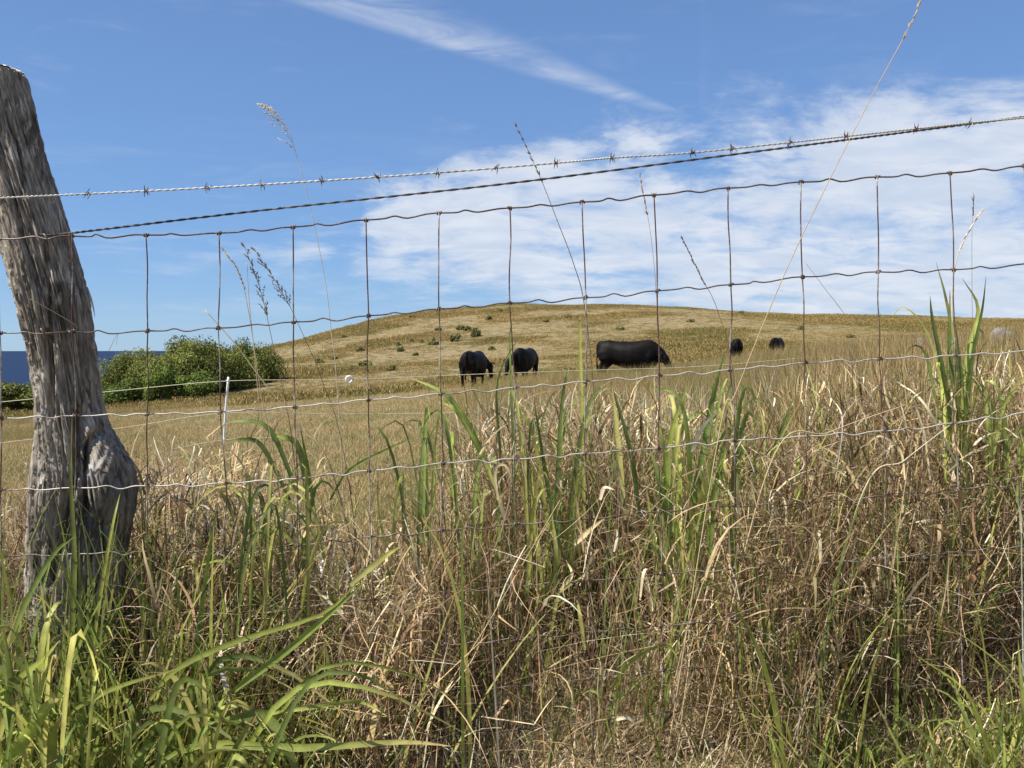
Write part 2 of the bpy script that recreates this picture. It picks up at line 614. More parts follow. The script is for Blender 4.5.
def pick(pal, n, p=None, var=0.18, g=rng):
    c = pal[g.choice(len(pal), n, p=p)]
    return np.clip(c * g.uniform(1 - var, 1 + var, (n, 1)) * g.uniform(0.94, 1.06, (n, 3)), 0.005, 0.85)


# height of the tall growth along the fence, as a function of x (metres) at 2.3 m depth
TPX = np.array([-200, 0, 110, 150, 220, 290, 330, 380, 430, 465, 520, 700, 740, 775, 810, 850, 930, 1024, 1300.])
TPY = np.array([505, 495, 470, 435, 425, 440, 490, 515, 480, 402, 382, 378, 408, 415, 382, 362, 352, 350, 350.])


def tall_h(x):
    px = 512 + x / 2.3 * F
    T = np.interp(px, TPX, TPY)
    top = 1.0 - (T - 350) / F * 2.3
    return top - (0.11 - 0.01 + 0.075 * x)


def band_points(n, y0=1.5, y1=3.2, x0=-2.3, x1=2.7, front=0.12, gap=True):
    """random roots in the overgrown strip by the fence"""
    x = rng.uniform(x0, x1, n * 3)
    y = y0 + (y1 - y0) * rng.random(n * 3) ** 1.25
    keep = np.abs(x / y) < 0.95
    back = y1 - 0.25 + 0.5 * (fbm(np.stack([x * 1.3, y * 0, y * 0], -1) + 3, 2) - 0.5)
    keep &= y < back
    dens = sstep(fbm(np.stack([x * 2.4, y * 2.4, y * 0], -1) + 31, 3), 0.36, 0.56)
    px = 512 + x / y * F
    hole = np.exp(-(((px - 385) / 55) ** 2)) * sstep(y, 2.0, 2.5)
    hole = np.maximum(hole, np.exp(-(((px - 770) / 34) ** 2)) * sstep(y, 1.95, 2.3) * 0.9)
    if gap:
        dens = dens * (1 - hole)
    keep &= rng.random(n * 3) < dens + 0.08 * (1 - hole)
    x, y = x[keep][:n], y[keep][:n]
    return x, y, ground_z(x, y)


def thin(x, y, z, f):
    """fewer plants on the camera side of the fence, fewest at the left where green clumps grow"""
    p = np.where(y < 1.68, np.where(x < -0.3, f * 0.6, f), 1.0)
    p = np.where((x > -1.2) & (x < -0.74) & (y < 1.78), p * 0.12, p)
    k = rng.random(len(x)) < p
    return x[k], y[k], z[k]


def stand(col, x, y):
    a = fbm(np.stack([x * 2.1, y * 2.1, y * 0], -1) + 91, 3)
    b = fbm(np.stack([x * 5.0, y * 5.0, y * 0], -1) + 13, 2)
    k = 0.58 + 0.78 * sstep(a * 0.65 + b * 0.35, 0.36, 0.62)
    return np.clip(col * k[:, None] * np.stack([np.ones_like(k), 0.91 + 0.08 * k, 0.86 + 0.13 * k], -1), 0.005, 0.85)


def near_grass():
    parts = []
    # dry upright stalks
    x, y, z = thin(*band_points(8500), 0.45)
    n = len(x)
    h = tall_h(x) * rng.uniform(0.3, 1.06, n) * np.where(y < 1.68, 0.72, 1)
    parts.append(ribbons(np.stack([x, y, z], -1), h, rng.uniform(0, 6.28, n), rng.gamma(2, 0.12, n), rng.normal(0.1, 0.3, n), np.minimum(0.0042, 0.0012 + rng.gamma(1.8, 0.0009, n)),
                         stand(pick(STRAW, n), x, y), S=6, kink=0.5, seed=1))
    # dead leaves hanging from them at all heights
    x, y, z = thin(*band_points(34000), 0.45)
    n = len(x)
    hh = tall_h(x) * rng.random(n) ** 1.0 * 0.88 * np.where(y < 1.68, 0.75, 1)
    parts.append(ribbons(np.stack([x, y, z + hh], -1), rng.uniform(0.05, 0.20, n), rng.uniform(0, 6.28, n), rng.uniform(0.1, 1.6, n), rng.uniform(0.2, 2.6, n),
                         0.0018 + rng.gamma(1.6, 0.0016, n), stand(pick(STRAW, n), x, y), S=5, kink=0.4, curl=0.9, seed=2))
    # broken straws and litter, shorter and straighter
    x, y, z = thin(*band_points(54000, 1.45, 3.1), 0.5)
    n = len(x)
    hh = tall_h(x) * rng.random(n) ** 1.9 * 0.70
    parts.append(ribbons(np.stack([x, y, z + hh], -1), rng.gamma(3, 0.03, n) + 0.03, rng.uniform(0, 6.28, n), rng.gamma(3, 0.33, n), rng.normal(0.0, 0.4, n),
                         rng.uniform(0.0010, 0.0030, n), stand(pick(STRAW, n, [.18, .2, .12, .18, .16, .08, .08]), x, y), S=4, kink=0.35, curl=0.5, seed=3))
    v, q, c = cat_r(parts)
    o = link('dry_grass', mesh_np('dry_grass', v, q, M['dry'], True, c))
    tag(o, 'dense tangle of dry straw coloured grass along the wire fence', 'dry grass', kind='stuff')

    # loose green blades mixed in
    x, y, z = band_points(6500)
    px = 512 + x / y * F
    wgt = 0.11 + 0.42 * np.exp(-((px - 590) / 120) ** 2) + 0.95 * np.exp(-((px - 220) / 85) ** 2) + 0.4 * np.exp(-((px - 900) / 110) ** 2) + 0.9 * np.exp(-((px - 60) / 90) ** 2) * (y < 1.75)
    k = rng.random(len(x)) < wgt
    x, y, z = x[k], y[k], z[k]
    n = len(x)
    h = tall_h(x) * rng.uniform(0.35, 1.02, n)
    g1 = ribbons(np.stack([x, y, z], -1), h, rng.uniform(0, 6.28, n), rng.gamma(2, 0.10, n), rng.uniform(0.1, 1.1, n), 0.003 + rng.gamma(2, 0.0020, n),
                 pick(GREEN, n), S=8, kink=0.1, seed=5, power=2)
    # low green growth at the foot of the post and the verge on the right
    x = np.concatenate([rng.uniform(-1.3, -0.35, 1300), rng.uniform(0.5, 1.5, 700)])
    y = np.concatenate([rng.uniform(1.34, 2.0, 1300), rng.uniform(1.3, 1.62, 700)])
    z = ground_z(x, y)
    n = len(x)
    h = np.where(x < 0, rng.uniform(0.10, 0.42, n), rng.uniform(0.05, 0.2, n))
    g2 = ribbons(np.stack([x, y, z], -1), h, rng.uniform(0, 6.28, n), rng.gamma(2, 0.15, n), rng.uniform(0.2, 1.6, n), rng.uniform(0.003, 0.010, n),
                 pick(GREEN, n), S=7, kink=0.1, seed=6, power=1.6)
    v, q, c = cat_r([g1, g2])
    o = link('green_grass', mesh_np('green_grass', v, q, M['green'], True, c))
    tag(o, 'green blades growing up through the dry grass by the fence', 'green grass', kind='stuff')

    # rank growth standing behind the strip, right of the cropped patch
    ncl = 420
    cy = 2.45 + 6.5 * rng.random(ncl) ** 1.3
    cu = rng.uniform(-0.12, 0.74, ncl)
    ctone = rng.random(ncl)
    ci = rng.choice(ncl, 24000)
    y = cy[ci] + rng.normal(0, 0.11, len(ci))
    x = cu[ci] * cy[ci] + rng.normal(0, 0.11, len(ci))
    px = 512 + x / y * F
    k = rng.random(len(x)) < sstep(px, 430, 540) * (1 - 0.85 * np.exp(-((px - 772) / 32) ** 2) * (y < 4.2))
    x, y, px, tone = x[k], y[k], px[k], ctone[ci][k]
    z = ground_z(x, y)
    n = len(x)
    T = np.interp(px, [430, 520, 700, 820, 1024], [395, 385, 378, 358, 346])
    h = np.clip(1.0 - (T - 350) / F * y - z, 0.3, 0.95) * rng.uniform(0.45, 1.03, n)
    col = np.where((rng.random(n) < np.where(tone < 0.42, 0.72, 0.10))[:, None], pick(GREEN, n), pick(STRAW, n))
    v, q, c = ribbons(np.stack([x, y, z], -1), h, rng.uniform(0, 6.28, n), rng.gamma(2, 0.10, n), rng.uniform(-0.1, 1.3, n), 0.003 + rng.gamma(2, 0.0022, n),
                      col, S=7, kink=0.25, seed=15, power=1.8)
    o = link('rank_grass', mesh_np('rank_grass', v, q, M['green'], True, c))
    tag(o, 'rank mixed green and straw grass standing just behind the fence strip', 'rank grass', kind='stuff')

    # short cropped verge in front of the fence
    n = 30000
    x = rng.uniform(-1.7, 2.1, n)
    y = rng.uniform(1.15, 2.2, n)
    z = ground_z(x, y)
    pal = np.vstack([STRAW, STRAW[[0, 2, 5]], GREEN[:2]])
    v, q, c = ribbons(np.stack([x, y, z], -1), rng.uniform(0.03, 0.14, n), rng.uniform(0, 6.28, n), rng.uniform(0.3, 1.55, n), rng.normal(0.3, 0.6, n), rng.uniform(0.0012, 0.003, n),
                      pick(pal, n), S=3, kink=0.2, seed=8)
    o = link('verge_grass', mesh_np('verge_grass', v, q, M['dry'], True, c))
    tag(o, 'short dry clippings and cropped grass at the foot of the fence', 'short grass', kind='stuff')


near_grass()


# tufts for the field, scattered as instances of a few prototypes
def tuft(name, nb, rad, h0, h1, w0, w1, pal, mat, seed, lean=0.25, p=None):
    g = np.random.default_rng(seed)
    r = rad * np.sqrt(g.random(nb))
    a = g.uniform(0, 6.28, nb)
    root = np.stack([r * np.cos(a), r * np.sin(a), np.full(nb, -0.01)], -1)
    v, q, c = ribbons(root, g.uniform(h0, h1, nb), g.uniform(0, 6.28, nb), g.gamma(2, lean / 2, nb), g.normal(0.4, 0.5, nb), g.uniform(w0, w1, nb),
                      pick(pal, nb, p, g=g), S=4, kink=0.2, seed=seed)
    return bpy.data.objects.new(name, mesh_np(name, v, q, mat, True, c))


def scatter(name, label, cat, protos, pts, scl, seed):
    g = np.random.default_rng(seed)
    coll = bpy.data.collections.new(name + '_prototypes')
    for o in protos:
        coll.objects.link(o)
    n = len(pts)
    me = bpy.data.meshes.new(name)
    me.vertices.add(n)
    me.vertices.foreach_set('co', np.asarray(pts, np.float32).ravel())
    a = me.attributes.new('scl', 'FLOAT', 'POINT')
    a.data.foreach_set('value', np.asarray(scl, np.float32))
    a = me.attributes.new('rot', 'FLOAT_VECTOR', 'POINT')
    rot = np.zeros((n, 3), np.float32)
    rot[:, 2] = g.uniform(0, 6.28, n)
    rot[:, :2] = g.normal(0, 0.08, (n, 2))
    a.data.foreach_set('vector', rot.ravel())
    a = me.attributes.new('pid', 'INT', 'POINT')
    a.data.foreach_set('value', g.integers(0, len(protos), n).astype(np.int32))
    o = link(name, me)
    tag(o, label, cat, kind='stuff')
    gt = bpy.data.node_groups.new(name, 'GeometryNodeTree')
    gt.interface.new_socket('Geometry', in_out='INPUT', socket_type='NodeSocketGeometry')
    gt.interface.new_socket('Geometry', in_out='OUTPUT', socket_type='NodeSocketGeometry')
    N, K = gt.nodes, gt.links
    gin, gout = N.new('NodeGroupInput'), N.new('NodeGroupOutput')
    ci = N.new('GeometryNodeCollectionInfo')
    ci.inputs['Collection'].default_value = coll
    ci.inputs['Separate Children'].default_value = True
    ci.inputs['Reset Children'].default_value = True
    iop = N.new('GeometryNodeInstanceOnPoints')
    iop.inputs['Pick Instance'].default_value = True

    def named(nm, dt):
        a = N.new('GeometryNodeInputNamedAttribute')
        a.data_type = dt
        a.inputs['Name'].default_value = nm
        return next(s for s in a.outputs if s.enabled and s.name == 'Attribute')
    e2r = N.new('FunctionNodeEulerToRotation')
    K.new(named('rot', 'FLOAT_VECTOR'), e2r.inputs[0])
    K.new(gin.outputs[0], iop.inputs['Points'])
    K.new(ci.outputs[0], iop.inputs['Instance'])
    K.new(named('pid', 'INT'), iop.inputs['Instance Index'])
    K.new(e2r.outputs[0], iop.inputs['Rotation'])
    K.new(named('scl', 'FLOAT'), iop.inputs['Scale'])
    K.new(iop.outputs[0], gout.inputs[0])
    md = o.modifiers.new('scatter', 'NODES')
    md.node_group = gt
    return o


FIELD = np.array([[0.43, 0.345, 0.19], [0.51, 0.41, 0.235], [0.35, 0.295, 0.145], [0.27, 0.25, 0.105], [0.59, 0.49, 0.325], [0.27, 0.195, 0.115]])


def field_grass():
    short = [tuft('short_tuft', 54, 0.17, 0.025, 0.085, 0.0022, 0.005, np.vstack([FIELD, FIELD[[1, 4]] * 1.1]), M['field'], 40 + k, 1.0) for k in range(4)]
    tall = [tuft('tall_tuft', 60, 0.20, 0.22, 0.58, 0.0025, 0.006, np.vstack([FIELD, STRAW[:3], STRAW[3:4], GREEN[3:4] * 0.85]), M['field'], 60 + k, 0.25) for k in range(5)]
    # cropped field
    n = 56000
    y = 2.6 + 33 * rng.random(n) ** 1.7
    x = y * rng.uniform(-0.9, 0.9, n)
    pts = np.stack([x, y, ground_z(x, y)], -1)
    s = rng.uniform(0.6, 1.15, n) * (1 + 0.02 * y)
    scatter('field_grass', 'short cropped yellowish pasture grass beyond the fence', 'pasture grass', short, pts, s, 1)
    # tall rank grass: right hand side and in drifts
    n = 60000
    y = 2.7 + 42 * rng.random(n) ** 1.35
    u = rng.uniform(-0.88, 0.9, n)
    x = u * y
    px = 512 + u * F
    nz = fbm(np.stack([x * 0.5, y * 0.28, y * 0], -1) + 50, 3)
    right = sstep(px, 400, 640)
    right = right * (1 - 0.75 * np.exp(-((px - 770) / 45) ** 2) * (y < 5.5))
    left = sstep(nz, 0.52, 0.66) * 0.45 * (y > 7)
    leftband = np.exp(-((y - 34) / 7.0) ** 2) * sstep(-px, -470, -330) * 0.55
    dens = np.clip(np.maximum(np.maximum(right * sstep(nz, 0.22, 0.5), left), leftband), 0, 1)
    lawn = np.clip(1.5 * np.exp(-((px - 300) / 170) ** 2), 0, 1) * (y < 30)
    dens = dens * (1 - lawn)
    k = rng.random(n) < dens
    x, y = x[k], y[k]
    h = (0.72 + 0.65 * sstep(512 + x / y * F, 640, 900)) * rng.uniform(0.6, 1.15, len(x))
    h *= (1 - 0.55 * sstep(y, 31, 36)) * (1 + 0.35 * np.exp(-((y - 23) / 4.0) ** 2)) * (1 - 0.35 * sstep(-(512 + x / y * F), -480, -400))
    scatter('tall_field_grass', 'tall seeding dry grass standing in the pasture behind the fence', 'tall grass', tall, np.stack([x, y, ground_z(x, y)], -1), h, 2)
    # hillside
    hillt = [tuft('hill_tuft', 60, 0.55, 0.03, 0.15, 0.014, 0.034, np.vstack([FIELD * [0.93, 0.86, 0.76], [[0.25, 0.225, 0.085], [0.21, 0.205, 0.075]]]), M['hill'], 80 + k, 0.7) for k in range(4)]
    n = 150000
    y = 30 + 135 * rng.random(n) ** 1.1
    x = y * rng.uniform(-0.88, 0.88, n)
    z = ground_z(x, y)
    nz = fbm(np.stack([x * 0.12, y * 0.12, y * 0], -1) + 8, 4)
    k = rng.random(n) < 0.6 + 0.5 * sstep(nz, 0.35, 0.6)
    x, y, z, nz = x[k], y[k], z[k], nz[k]
    s = rng.uniform(0.5, 1.1, len(x)) * (0.7 + 0.9 * sstep(nz, 0.45, 0.65)) * np.where(rng.random(len(x)) < 0.02, 1.7, 1.0)
    scatter('hill_grass', 'dry olive and tan grass covering the rounded hill', 'hill grass', hillt, np.stack([x, y, z], -1), s, 3)


field_grass()

# ------------------------------------------------------------------ wooden post
PY_ = 1.76
post = empty('fence_post', at(80, 700, PY_), 'weathered grey leaning wooden fence post with a burl near its foot', 'post')


def make_post():
    # left and right outline read off the trunk, by row
    ry = np.array([69, 110, 150, 200, 240, 300, 350, 400, 425, 450, 470, 490, 510, 540, 580, 620, 680, 760])
    rl = np.array([-40, -30, -20, -6, 6, 21, 33, 41, 41, 39, 37, 36, 35, 33, 33, 37, 40, 42])
    rr = np.array([20, 31, 41, 57, 69, 86, 92, 98, 105, 122, 133, 136, 133, 127, 122, 117, 114, 112])
    NH, NTH = 620, 380
    rows = np.linspace(69, 760, NH)
    lx = np.interp(rows, ry, rl)
    rx = np.interp(rows, ry, rr)
    ker = np.ones(13) / 13
    lx[6:-6] = np.convolve(lx, ker, 'valid')
    rx[6:-6] = np.convolve(rx, ker, 'valid')
    L = np.array([tuple(at(a, b, PY_)) for a, b in zip(lx, rows)])
    Rr = np.array([tuple(at(a, b, PY_)) for a, b in zip(rx, rows)])
    C = (L + Rr) / 2
    rad = (Rr[:, 0] - L[:, 0]) / 2
    th = np.linspace(0, 2 * np.pi, NTH, endpoint=False)
    ct, st = np.cos(th), np.sin(th)
    bulge = sstep(rows, 405, 460) * (1 - sstep(rows, 520, 640))
    rdep = rad * (1 - 0.22 * bulge)
    X = C[:, 0:1] + rad[:, None] * ct[None]
    Y = C[:, 1:2] + rdep[:, None] * st[None]
    Z = np.repeat(C[:, 2:3], NTH, 1)
    # relief: long fissures following the grain, finer flakes on top, loose bark on the left
    zl = (Z - Z.min())
    tw = th[None] + zl * 0.35 + 0.12 * (fbm(np.stack([ct[None] * 2 + 0 * zl, st[None] * 2 + 0 * zl, zl * 5], -1), 2) - 0.5)
    g1 = fbm(np.stack([np.cos(tw) * 3.6, np.sin(tw) * 3.6, zl * 2.6], -1) + 2.0, 4)
    g2 = fbm(np.stack([np.cos(tw) * 11, np.sin(tw) * 11, zl * 5.0], -1) + 20.0, 4)
    g3 = fbm(np.stack([np.cos(tw) * 26, np.sin(tw) * 26, zl * 42.0], -1) + 40.0, 3)
    fiss = -np.clip(1 - np.abs(g2 - 0.5) * 9, 0, 1) ** 1.5
    fl = (g3 - 0.5)
    leftbark = np.clip(-ct[None], 0, 1) * sstep(rows, 225, 260)[:, None]
    flake = np.where(fbm(np.stack([np.cos(tw) * 9, np.sin(tw) * 9, zl * 22], -1) + 70, 3) > 0.5, 1.0, 0.0)
    g4 = fbm(np.stack([np.cos(tw) * 30, np.sin(tw) * 30, zl * 7.0], -1) + 11.0, 3)
    fiss2 = -np.clip(1 - np.abs(g4 - 0.5) * 8, 0, 1)
    D = 0.008 * (g1 - 0.5) * 2 + 0.009 * fiss * (0.3 + g1) + 0.0035 * fiss2 + 0.0018 * fl * 2 + leftbark * flake * 0.006
    # carved features on the front: slit, the fork between trunk and burl, the pale scar, rings on the burl
    pxs = 512 + (X / Y) * F
    front = sstep(-st, 0.0, 0.3)[None]

    def groove(pts, wpx, depth):
        p = np.array(pts, float)
        cx = np.interp(rows, p[:, 1], p[:, 0])
        fade = sstep(rows, p[0, 1] - 6, p[0, 1] + 14) * (1 - sstep(rows, p[-1, 1] - 14, p[-1, 1] + 6))
        return -depth * np.exp(-((pxs - cx[:, None]) / wpx) ** 2) * fade[:, None] * front
    D *= (1 - 0.65 * bulge[:, None] * sstep(pxs, 84, 96))
    D += groove([(47, 330), (49, 370), (48, 418)], 3.4, 0.045)
    D += groove([(80, 405), (74, 440), (70, 470), (60, 500), (52, 540), (40, 575)], 5.0, 0.040)
    D += groove([(92, 430), (86, 450), (80, 470), (84, 520)], 4.0, 0.026)
    D += groove([(48, 250), (52, 290), (56, 330)], 2.5, 0.008)
    D += groove([(22, 110), (40, 160), (55, 215)], 2.0, 0.006)
    D += groove([(112, 455), (116, 470), (110, 488)], 4.0, 0.014)
    gg = np.random.default_rng(77)
    for _ in range(26):
        y0 = gg.uniform(70, 560)
        ln = gg.uniform(50, 210)
        f0 = gg.uniform(0.08, 0.95)
        wob_ = gg.normal(0, 3, 4)
        py4 = np.linspace(y0, y0 + ln, 4)
        pts4 = [(np.interp(p, rows, lx) + (np.interp(p, rows, rx) - np.interp(p, rows, lx)) * f0 + o4, p) for p, o4 in zip(py4, wob_)]
        D += groove(pts4, gg.uniform(0.8, 1.6), gg.uniform(0.006, 0.014))
    ringm = bulge[:, None] * sstep(pxs, 88, 100)
    D += ringm * 0.0012 * np.sin((pxs - 100 + (rows[:, None] - 470) * 0.5) * 0.75)
    # curved edge where the bark rolls round the knot
    ang = np.arctan2(rows[:, None] - 476, pxs - 106)
    rr_ = np.hypot((pxs - 106) / 27, (rows[:, None] - 476) / 46)
    D += -0.014 * np.exp(-((rr_ - 1.0) / 0.10) ** 2) * front * sstep(np.abs(ang), 1.0, 1.7)
    D += 0.010 * np.exp(-(rr_ / 0.8) ** 2) * front
    # flat pale scar above the burl
    scar = np.exp(-(((pxs - 102) / 14) ** 2 + ((rows[:, None] - 428) / 13) ** 2)) * front
    D += scar * 0.008
    X = X + D * ct[None]
    Y = Y + D * st[None]
    off = np.array(post.location)
    V = np.stack([X, Y, Z], -1)
    # ragged, slightly tilted saw cut at the top
    V[:4, :, 2] += 0.004 * (fbm(np.stack([ct * 5, st * 5, ct * 0], -1), 3) - 0.5)[None] - 0.012 * ct[None] * 0.5
    idx = np.arange(NH * NTH).reshape(NH, NTH)
    a, b = idx[:-1], idx[1:]
    Q = np.stack([a, b, np.roll(b, -1, 1), np.roll(a, -1, 1)], -1).reshape(-1, 4)
    link('trunk', mesh_np('post_trunk', V.reshape(-1, 3) - off, Q, M['wood']), post)
    # sawn end
    rim = V[0] - off + np.array([0, 0, 0.002])
    cen = rim.mean(0)
    rings = [cen + (rim - cen) * k for k in (1.01, 0.7, 0.35)]
    for k, r_ in enumerate(rings):
        r_[:, 2] += 0.006 * (fbm(r_ * 60 + 4, 3) - 0.4) + (0.004 if k else 0)
    cv = np.vstack(rings + [cen[None]])
    n = NTH
    s = np.arange(n)
    e = (s + 1) % n
    cq = [np.stack([s + k * n, e + k * n, e + (k + 1) * n, s + (k + 1) * n], -1) for k in range(2)]
    s2 = s[::2]
    cq.append(np.stack([s2 + 2 * n, (s2 + 1) % n + 2 * n, (s2 + 2) % n + 2 * n, np.full(len(s2), 3 * n)], -1))
    link('sawn_top', mesh_np('sawn_top', cv, np.vstack(cq), M['cutwood']), post)
    # splinters standing off the right edge
    for (x0, y0, x1, y1, w) in ((58, 228, 45, 168, 3.5), (64, 240, 51, 178, 3), (70, 248, 58, 205, 3), (86, 288, 95, 317, 4), (30, 500, 24, 470, 3), (27, 468, 24, 462, 3)):
        p = spline([at(x0, y0, PY_ - 0.01), at((x0 + x1) / 2 + 1.5, (y0 + y1) / 2, PY_ - 0.012), at(x1, y1, PY_ - 0.01)], 7) - off
        v, q = tube(p, np.linspace(w, 0.4, 7) * 0.0011, 6)
        link('splinter', mesh_np('splinter', v, q, M['wood']), post)
    # wire staples
    for (px, py) in ((2, 198), (43, 332), (46, 237), (60, 487), (66, 616)):
        yf = PY_ - 0.085
        p = [at(px - 2, py - 3, yf + 0.02), at(px - 2, py - 3, yf - 0.008), at(px, py, yf - 0.011), at(px + 2, py + 3, yf - 0.008), at(px + 2, py + 3, yf + 0.02)]
        v, q = tube(spline(p, 11) - off, 0.0016, 6)
        link('staple', mesh_np('staple', v, q, M['stay']), post)


make_post()

# ------------------------------------------------------------------ woven wire fence
FY = 1.665
fence = empty('wire_fence', at(512, 790, FY), 'rusty woven wire field fence with square openings stretched across the view', 'wire fence')
FO = np.array(fence.location)
SX = [-298, -224, -150, -76, -2, 72, 146, 219, 293, 366, 439, 510, 582, 654, 728, 801, 877, 950, 1024, 1098, 1172, 1246, 1320]
WIRES = [
    [(-90, 243), (0, 239), (72, 236), (146, 235), (219, 233), (293, 227), (366, 220), (439, 213), (510, 208), (582, 202), (655, 195), (728, 188), (801, 182), (877, 177), (950, 173), (1024, 166), (1110, 160)],
    [(-90, 336), (0, 333), (72, 332), (146, 331), (219, 328), (293, 322), (366, 316), (439, 309), (510, 303), (582, 298), (655, 291), (728, 285), (801, 277), (877, 272), (950, 270), (1024, 264), (1110, 258)],
    [(-90, 420), (0, 418), (72, 416), (146, 414), (219, 412), (293, 407), (366, 400), (439, 394), (510, 388), (582, 382), (655, 376), (728, 370), (801, 363), (877, 359), (950, 356), (1024, 351), (1110, 346)],
    [(-90, 492), (0, 490), (72, 488), (146, 486), (219, 484), (293, 479), (366, 471), (443, 463), (517, 459), (590, 453), (660, 448), (735, 440), (808, 436), (885, 431), (940, 425), (1024, 413), (1110, 404)],
    [(-90, 559), (0, 556), (72, 554), (150, 552), (240, 549), (300, 545), (370, 537), (446, 530), (520, 524), (590, 519), (686, 509), (735, 506), (808, 503), (885, 496), (1024, 483), (1110, 475)],
    [(-90, 619), (0, 616), (72, 617), (150, 614), (256, 612), (330, 604), (446, 592), (590, 580), (686, 572), (791, 566), (885, 558), (1024, 546), (1110, 540)],
    [(-90, 674), (0, 671), (72, 670), (256, 665), (446, 645), (590, 632), (791, 615), (940, 596), (1024, 591), (1110, 586)],
    [(-90, 722), (0, 720), (72, 718), (256, 712), (446, 693), (590, 679), (791, 656), (940, 643), (1024, 636), (1110, 630)],
    [(-90, 768), (0, 765), (72, 762), (256, 755), (446, 737), (590, 722), (791, 696), (940, 684), (1024, 677), (1110, 672)],
    [(-90, 805), (0, 802), (72, 799), (256, 792), (446, 774), (590, 758), (791, 731), (940, 717), (1024, 711), (1110, 706)]]


def wire_y(i, x):
    p = np.array(WIRES[i], float)
    y = np.interp(x, p[:, 0], p[:, 1])
    return y + np.minimum(0, x + 90) * -0.035 - np.maximum(0, x - 1110) * 0.075


stay_dev = rng.normal(0, 1.3, (len(SX), len(WIRES)))


def stay_x(j, i):
    dy = wire_y(i, SX[j]) - wire_y(0, SX[j])
    return SX[j] + dy * (0.009 + 0.017 * SX[j] / 1024) + stay_dev[j, i] * (i > 0)


def make_fence():
    for i in range(len(WIRES)):
        px = []
        for j in range(len(SX) - 1):
            a, b = stay_x(j, i), stay_x(j + 1, i)
            amp = random.uniform(1.2, 2.6) * (0.8 if i > 4 else 1)
            mid = random.uniform(0.42, 0.6)
            px.append((a, 0))
            px.append((a + (b - a) * 0.25, random.uniform(-.4, .4) + 0.5))
            px.append((a + (b - a) * (mid - 0.10), -amp * 0.55))
            px.append((a + (b - a) * (mid + 0.07), amp))
            px.append((a + (b - a) * 0.82, random.uniform(-.6, .3)))
        px.append((stay_x(len(SX) - 1, i), 0))
        pts = [at(x, wire_y(i, x) + d, FY + random.uniform(-0.0012, 0.0012)) for x, d in px]
        c = spline(pts, len(pts) * 3)
        r = 0.0017 if i == 0 else 0.00145
        v, q = tube(c - FO, r, 6)
        link('line_wire', mesh_np('line_wire', v, q, M['topwire'] if i < 2 else (M['wire'] if i < 4 else M['rustwire'])), fence)
    # one hinge knot, shared by all crossings
    kp = []
    for k in range(15):
        s = k / 14
        kp.append((-0.0045 + 0.009 * s, 0.0036 * math.cos(s * 4 * math.pi), 0.0036 * math.sin(s * 4 * math.pi)))
    kv, kq = tube(kp, 0.0015, 6)
    knot_me = mesh_np('knot', kv, kq, M['stay'])
    for j in range(len(SX)):
        xs = [(stay_x(j, i), wire_y(i, stay_x(j, i))) for i in range(len(WIRES))]
        st = empty('stay_wire', (0, 0, 0), None, None)
        st_pts = []
        for i, (x, y) in enumerate(xs):
            st_pts.append(at(x, y, FY - 0.0032))
            if i < len(xs) - 1:
                x2, y2 = xs[i + 1]
                for f in (0.33, 0.66):
                    st_pts.append(at(x + (x2 - x) * f + random.gauss(0, 0.7), y + (y2 - y) * f, FY - 0.0032 + random.gauss(0, 0.0015)))
        v, q = tube(spline(st_pts, len(st_pts) * 3) - FO, 0.0014, 6)
        bpy.data.objects.remove(st)
        st = link('stay_wire', mesh_np('stay_wire', v, q, M['stay']), fence)
        for i, (x, y) in enumerate(xs):
            k = link('knot', knot_me, st)
            k.location = np.array(at(x, y, FY)) - FO
            k.rotation_euler = (random.uniform(0, 6), random.gauss(0, 0.2), random.gauss(0, 0.2))


make_fence()


# ------------------------------------------------------------------ barbed wire and smooth strand above
def make_barbed():
    pts = [(-320, 212), (-90, 203), (0, 198), (85, 194), (205, 188), (320, 181), (436, 173), (557, 163), (612, 158), (690, 153), (786, 143), (850, 136), (915, 129), (970, 123), (1024, 118), (1110, 110), (1340, 88)]
    root = empty('barbed_wire', at(0, 198, FY), 'pale twisted barbed wire strand running above the mesh fence', 'barbed wire')
    o = np.array(root.location)
    c = spline([at(x, y, FY - 0.012 + (0.012 if x > 60 else 0)) for x, y in pts], 900)
    ph = np.arange(900) * 0.95
    for s in (0, math.pi):
        off = np.stack([0 * ph, np.cos(ph + s), np.sin(ph + s)], -1) * 0.0012
        v, q = tube(c + off - o, 0.00105, 5)
        link('strand', mesh_np('strand', v, q, M['galv']), root)
    # a four point barb: two turns round the strand and four sharp ends
    kp = [(-0.004 + 0.008 * k / 14, 0.0042 * math.cos(k / 14 * 12.6), 0.0042 * math.sin(k / 14 * 12.6)) for k in range(15)]
    prt = [tube(kp, 0.0012, 6)]
    for a, b in (((-.004, -.004, 0), (-.006, -.006, .0155)), ((-.003, .004, 0), (-.001, .006, -.0155)), ((.003, -.004, 0), (.001, -.013, .010)), ((.004, .004, 0), (.007, .006, .0145)), ((.003, -.004, 0), (.006, -.007, -.0135))):
        prt.append(tube(spline([a, b], 4), np.array([.0012, .0012, .0009, .0002]), 6))
    v, q = join(prt)
    bme = mesh_np('barb', v, q, M['stay'])
    for x in (27, 88, 146, 207, 262, 322, 378, 438, 496, 556, 612, 692, 732, 790, 846, 915, 970):
        b = link('barb', bme, root)
        p = np.array([tuple(at(*pt, FY)) for pt in pts])
        pz = np.interp(x, [t[0] for t in pts], [t[1] for t in pts])
        b.location = np.array(at(x, pz, FY)) - o
        b.scale = (0.85, 0.78, 0.78)
        b.rotation_euler = (random.uniform(-0.7, 0.7) + random.choice((0, math.pi)), 0.1 + random.gauss(0, 0.25), random.gauss(0, 0.3))


make_barbed()


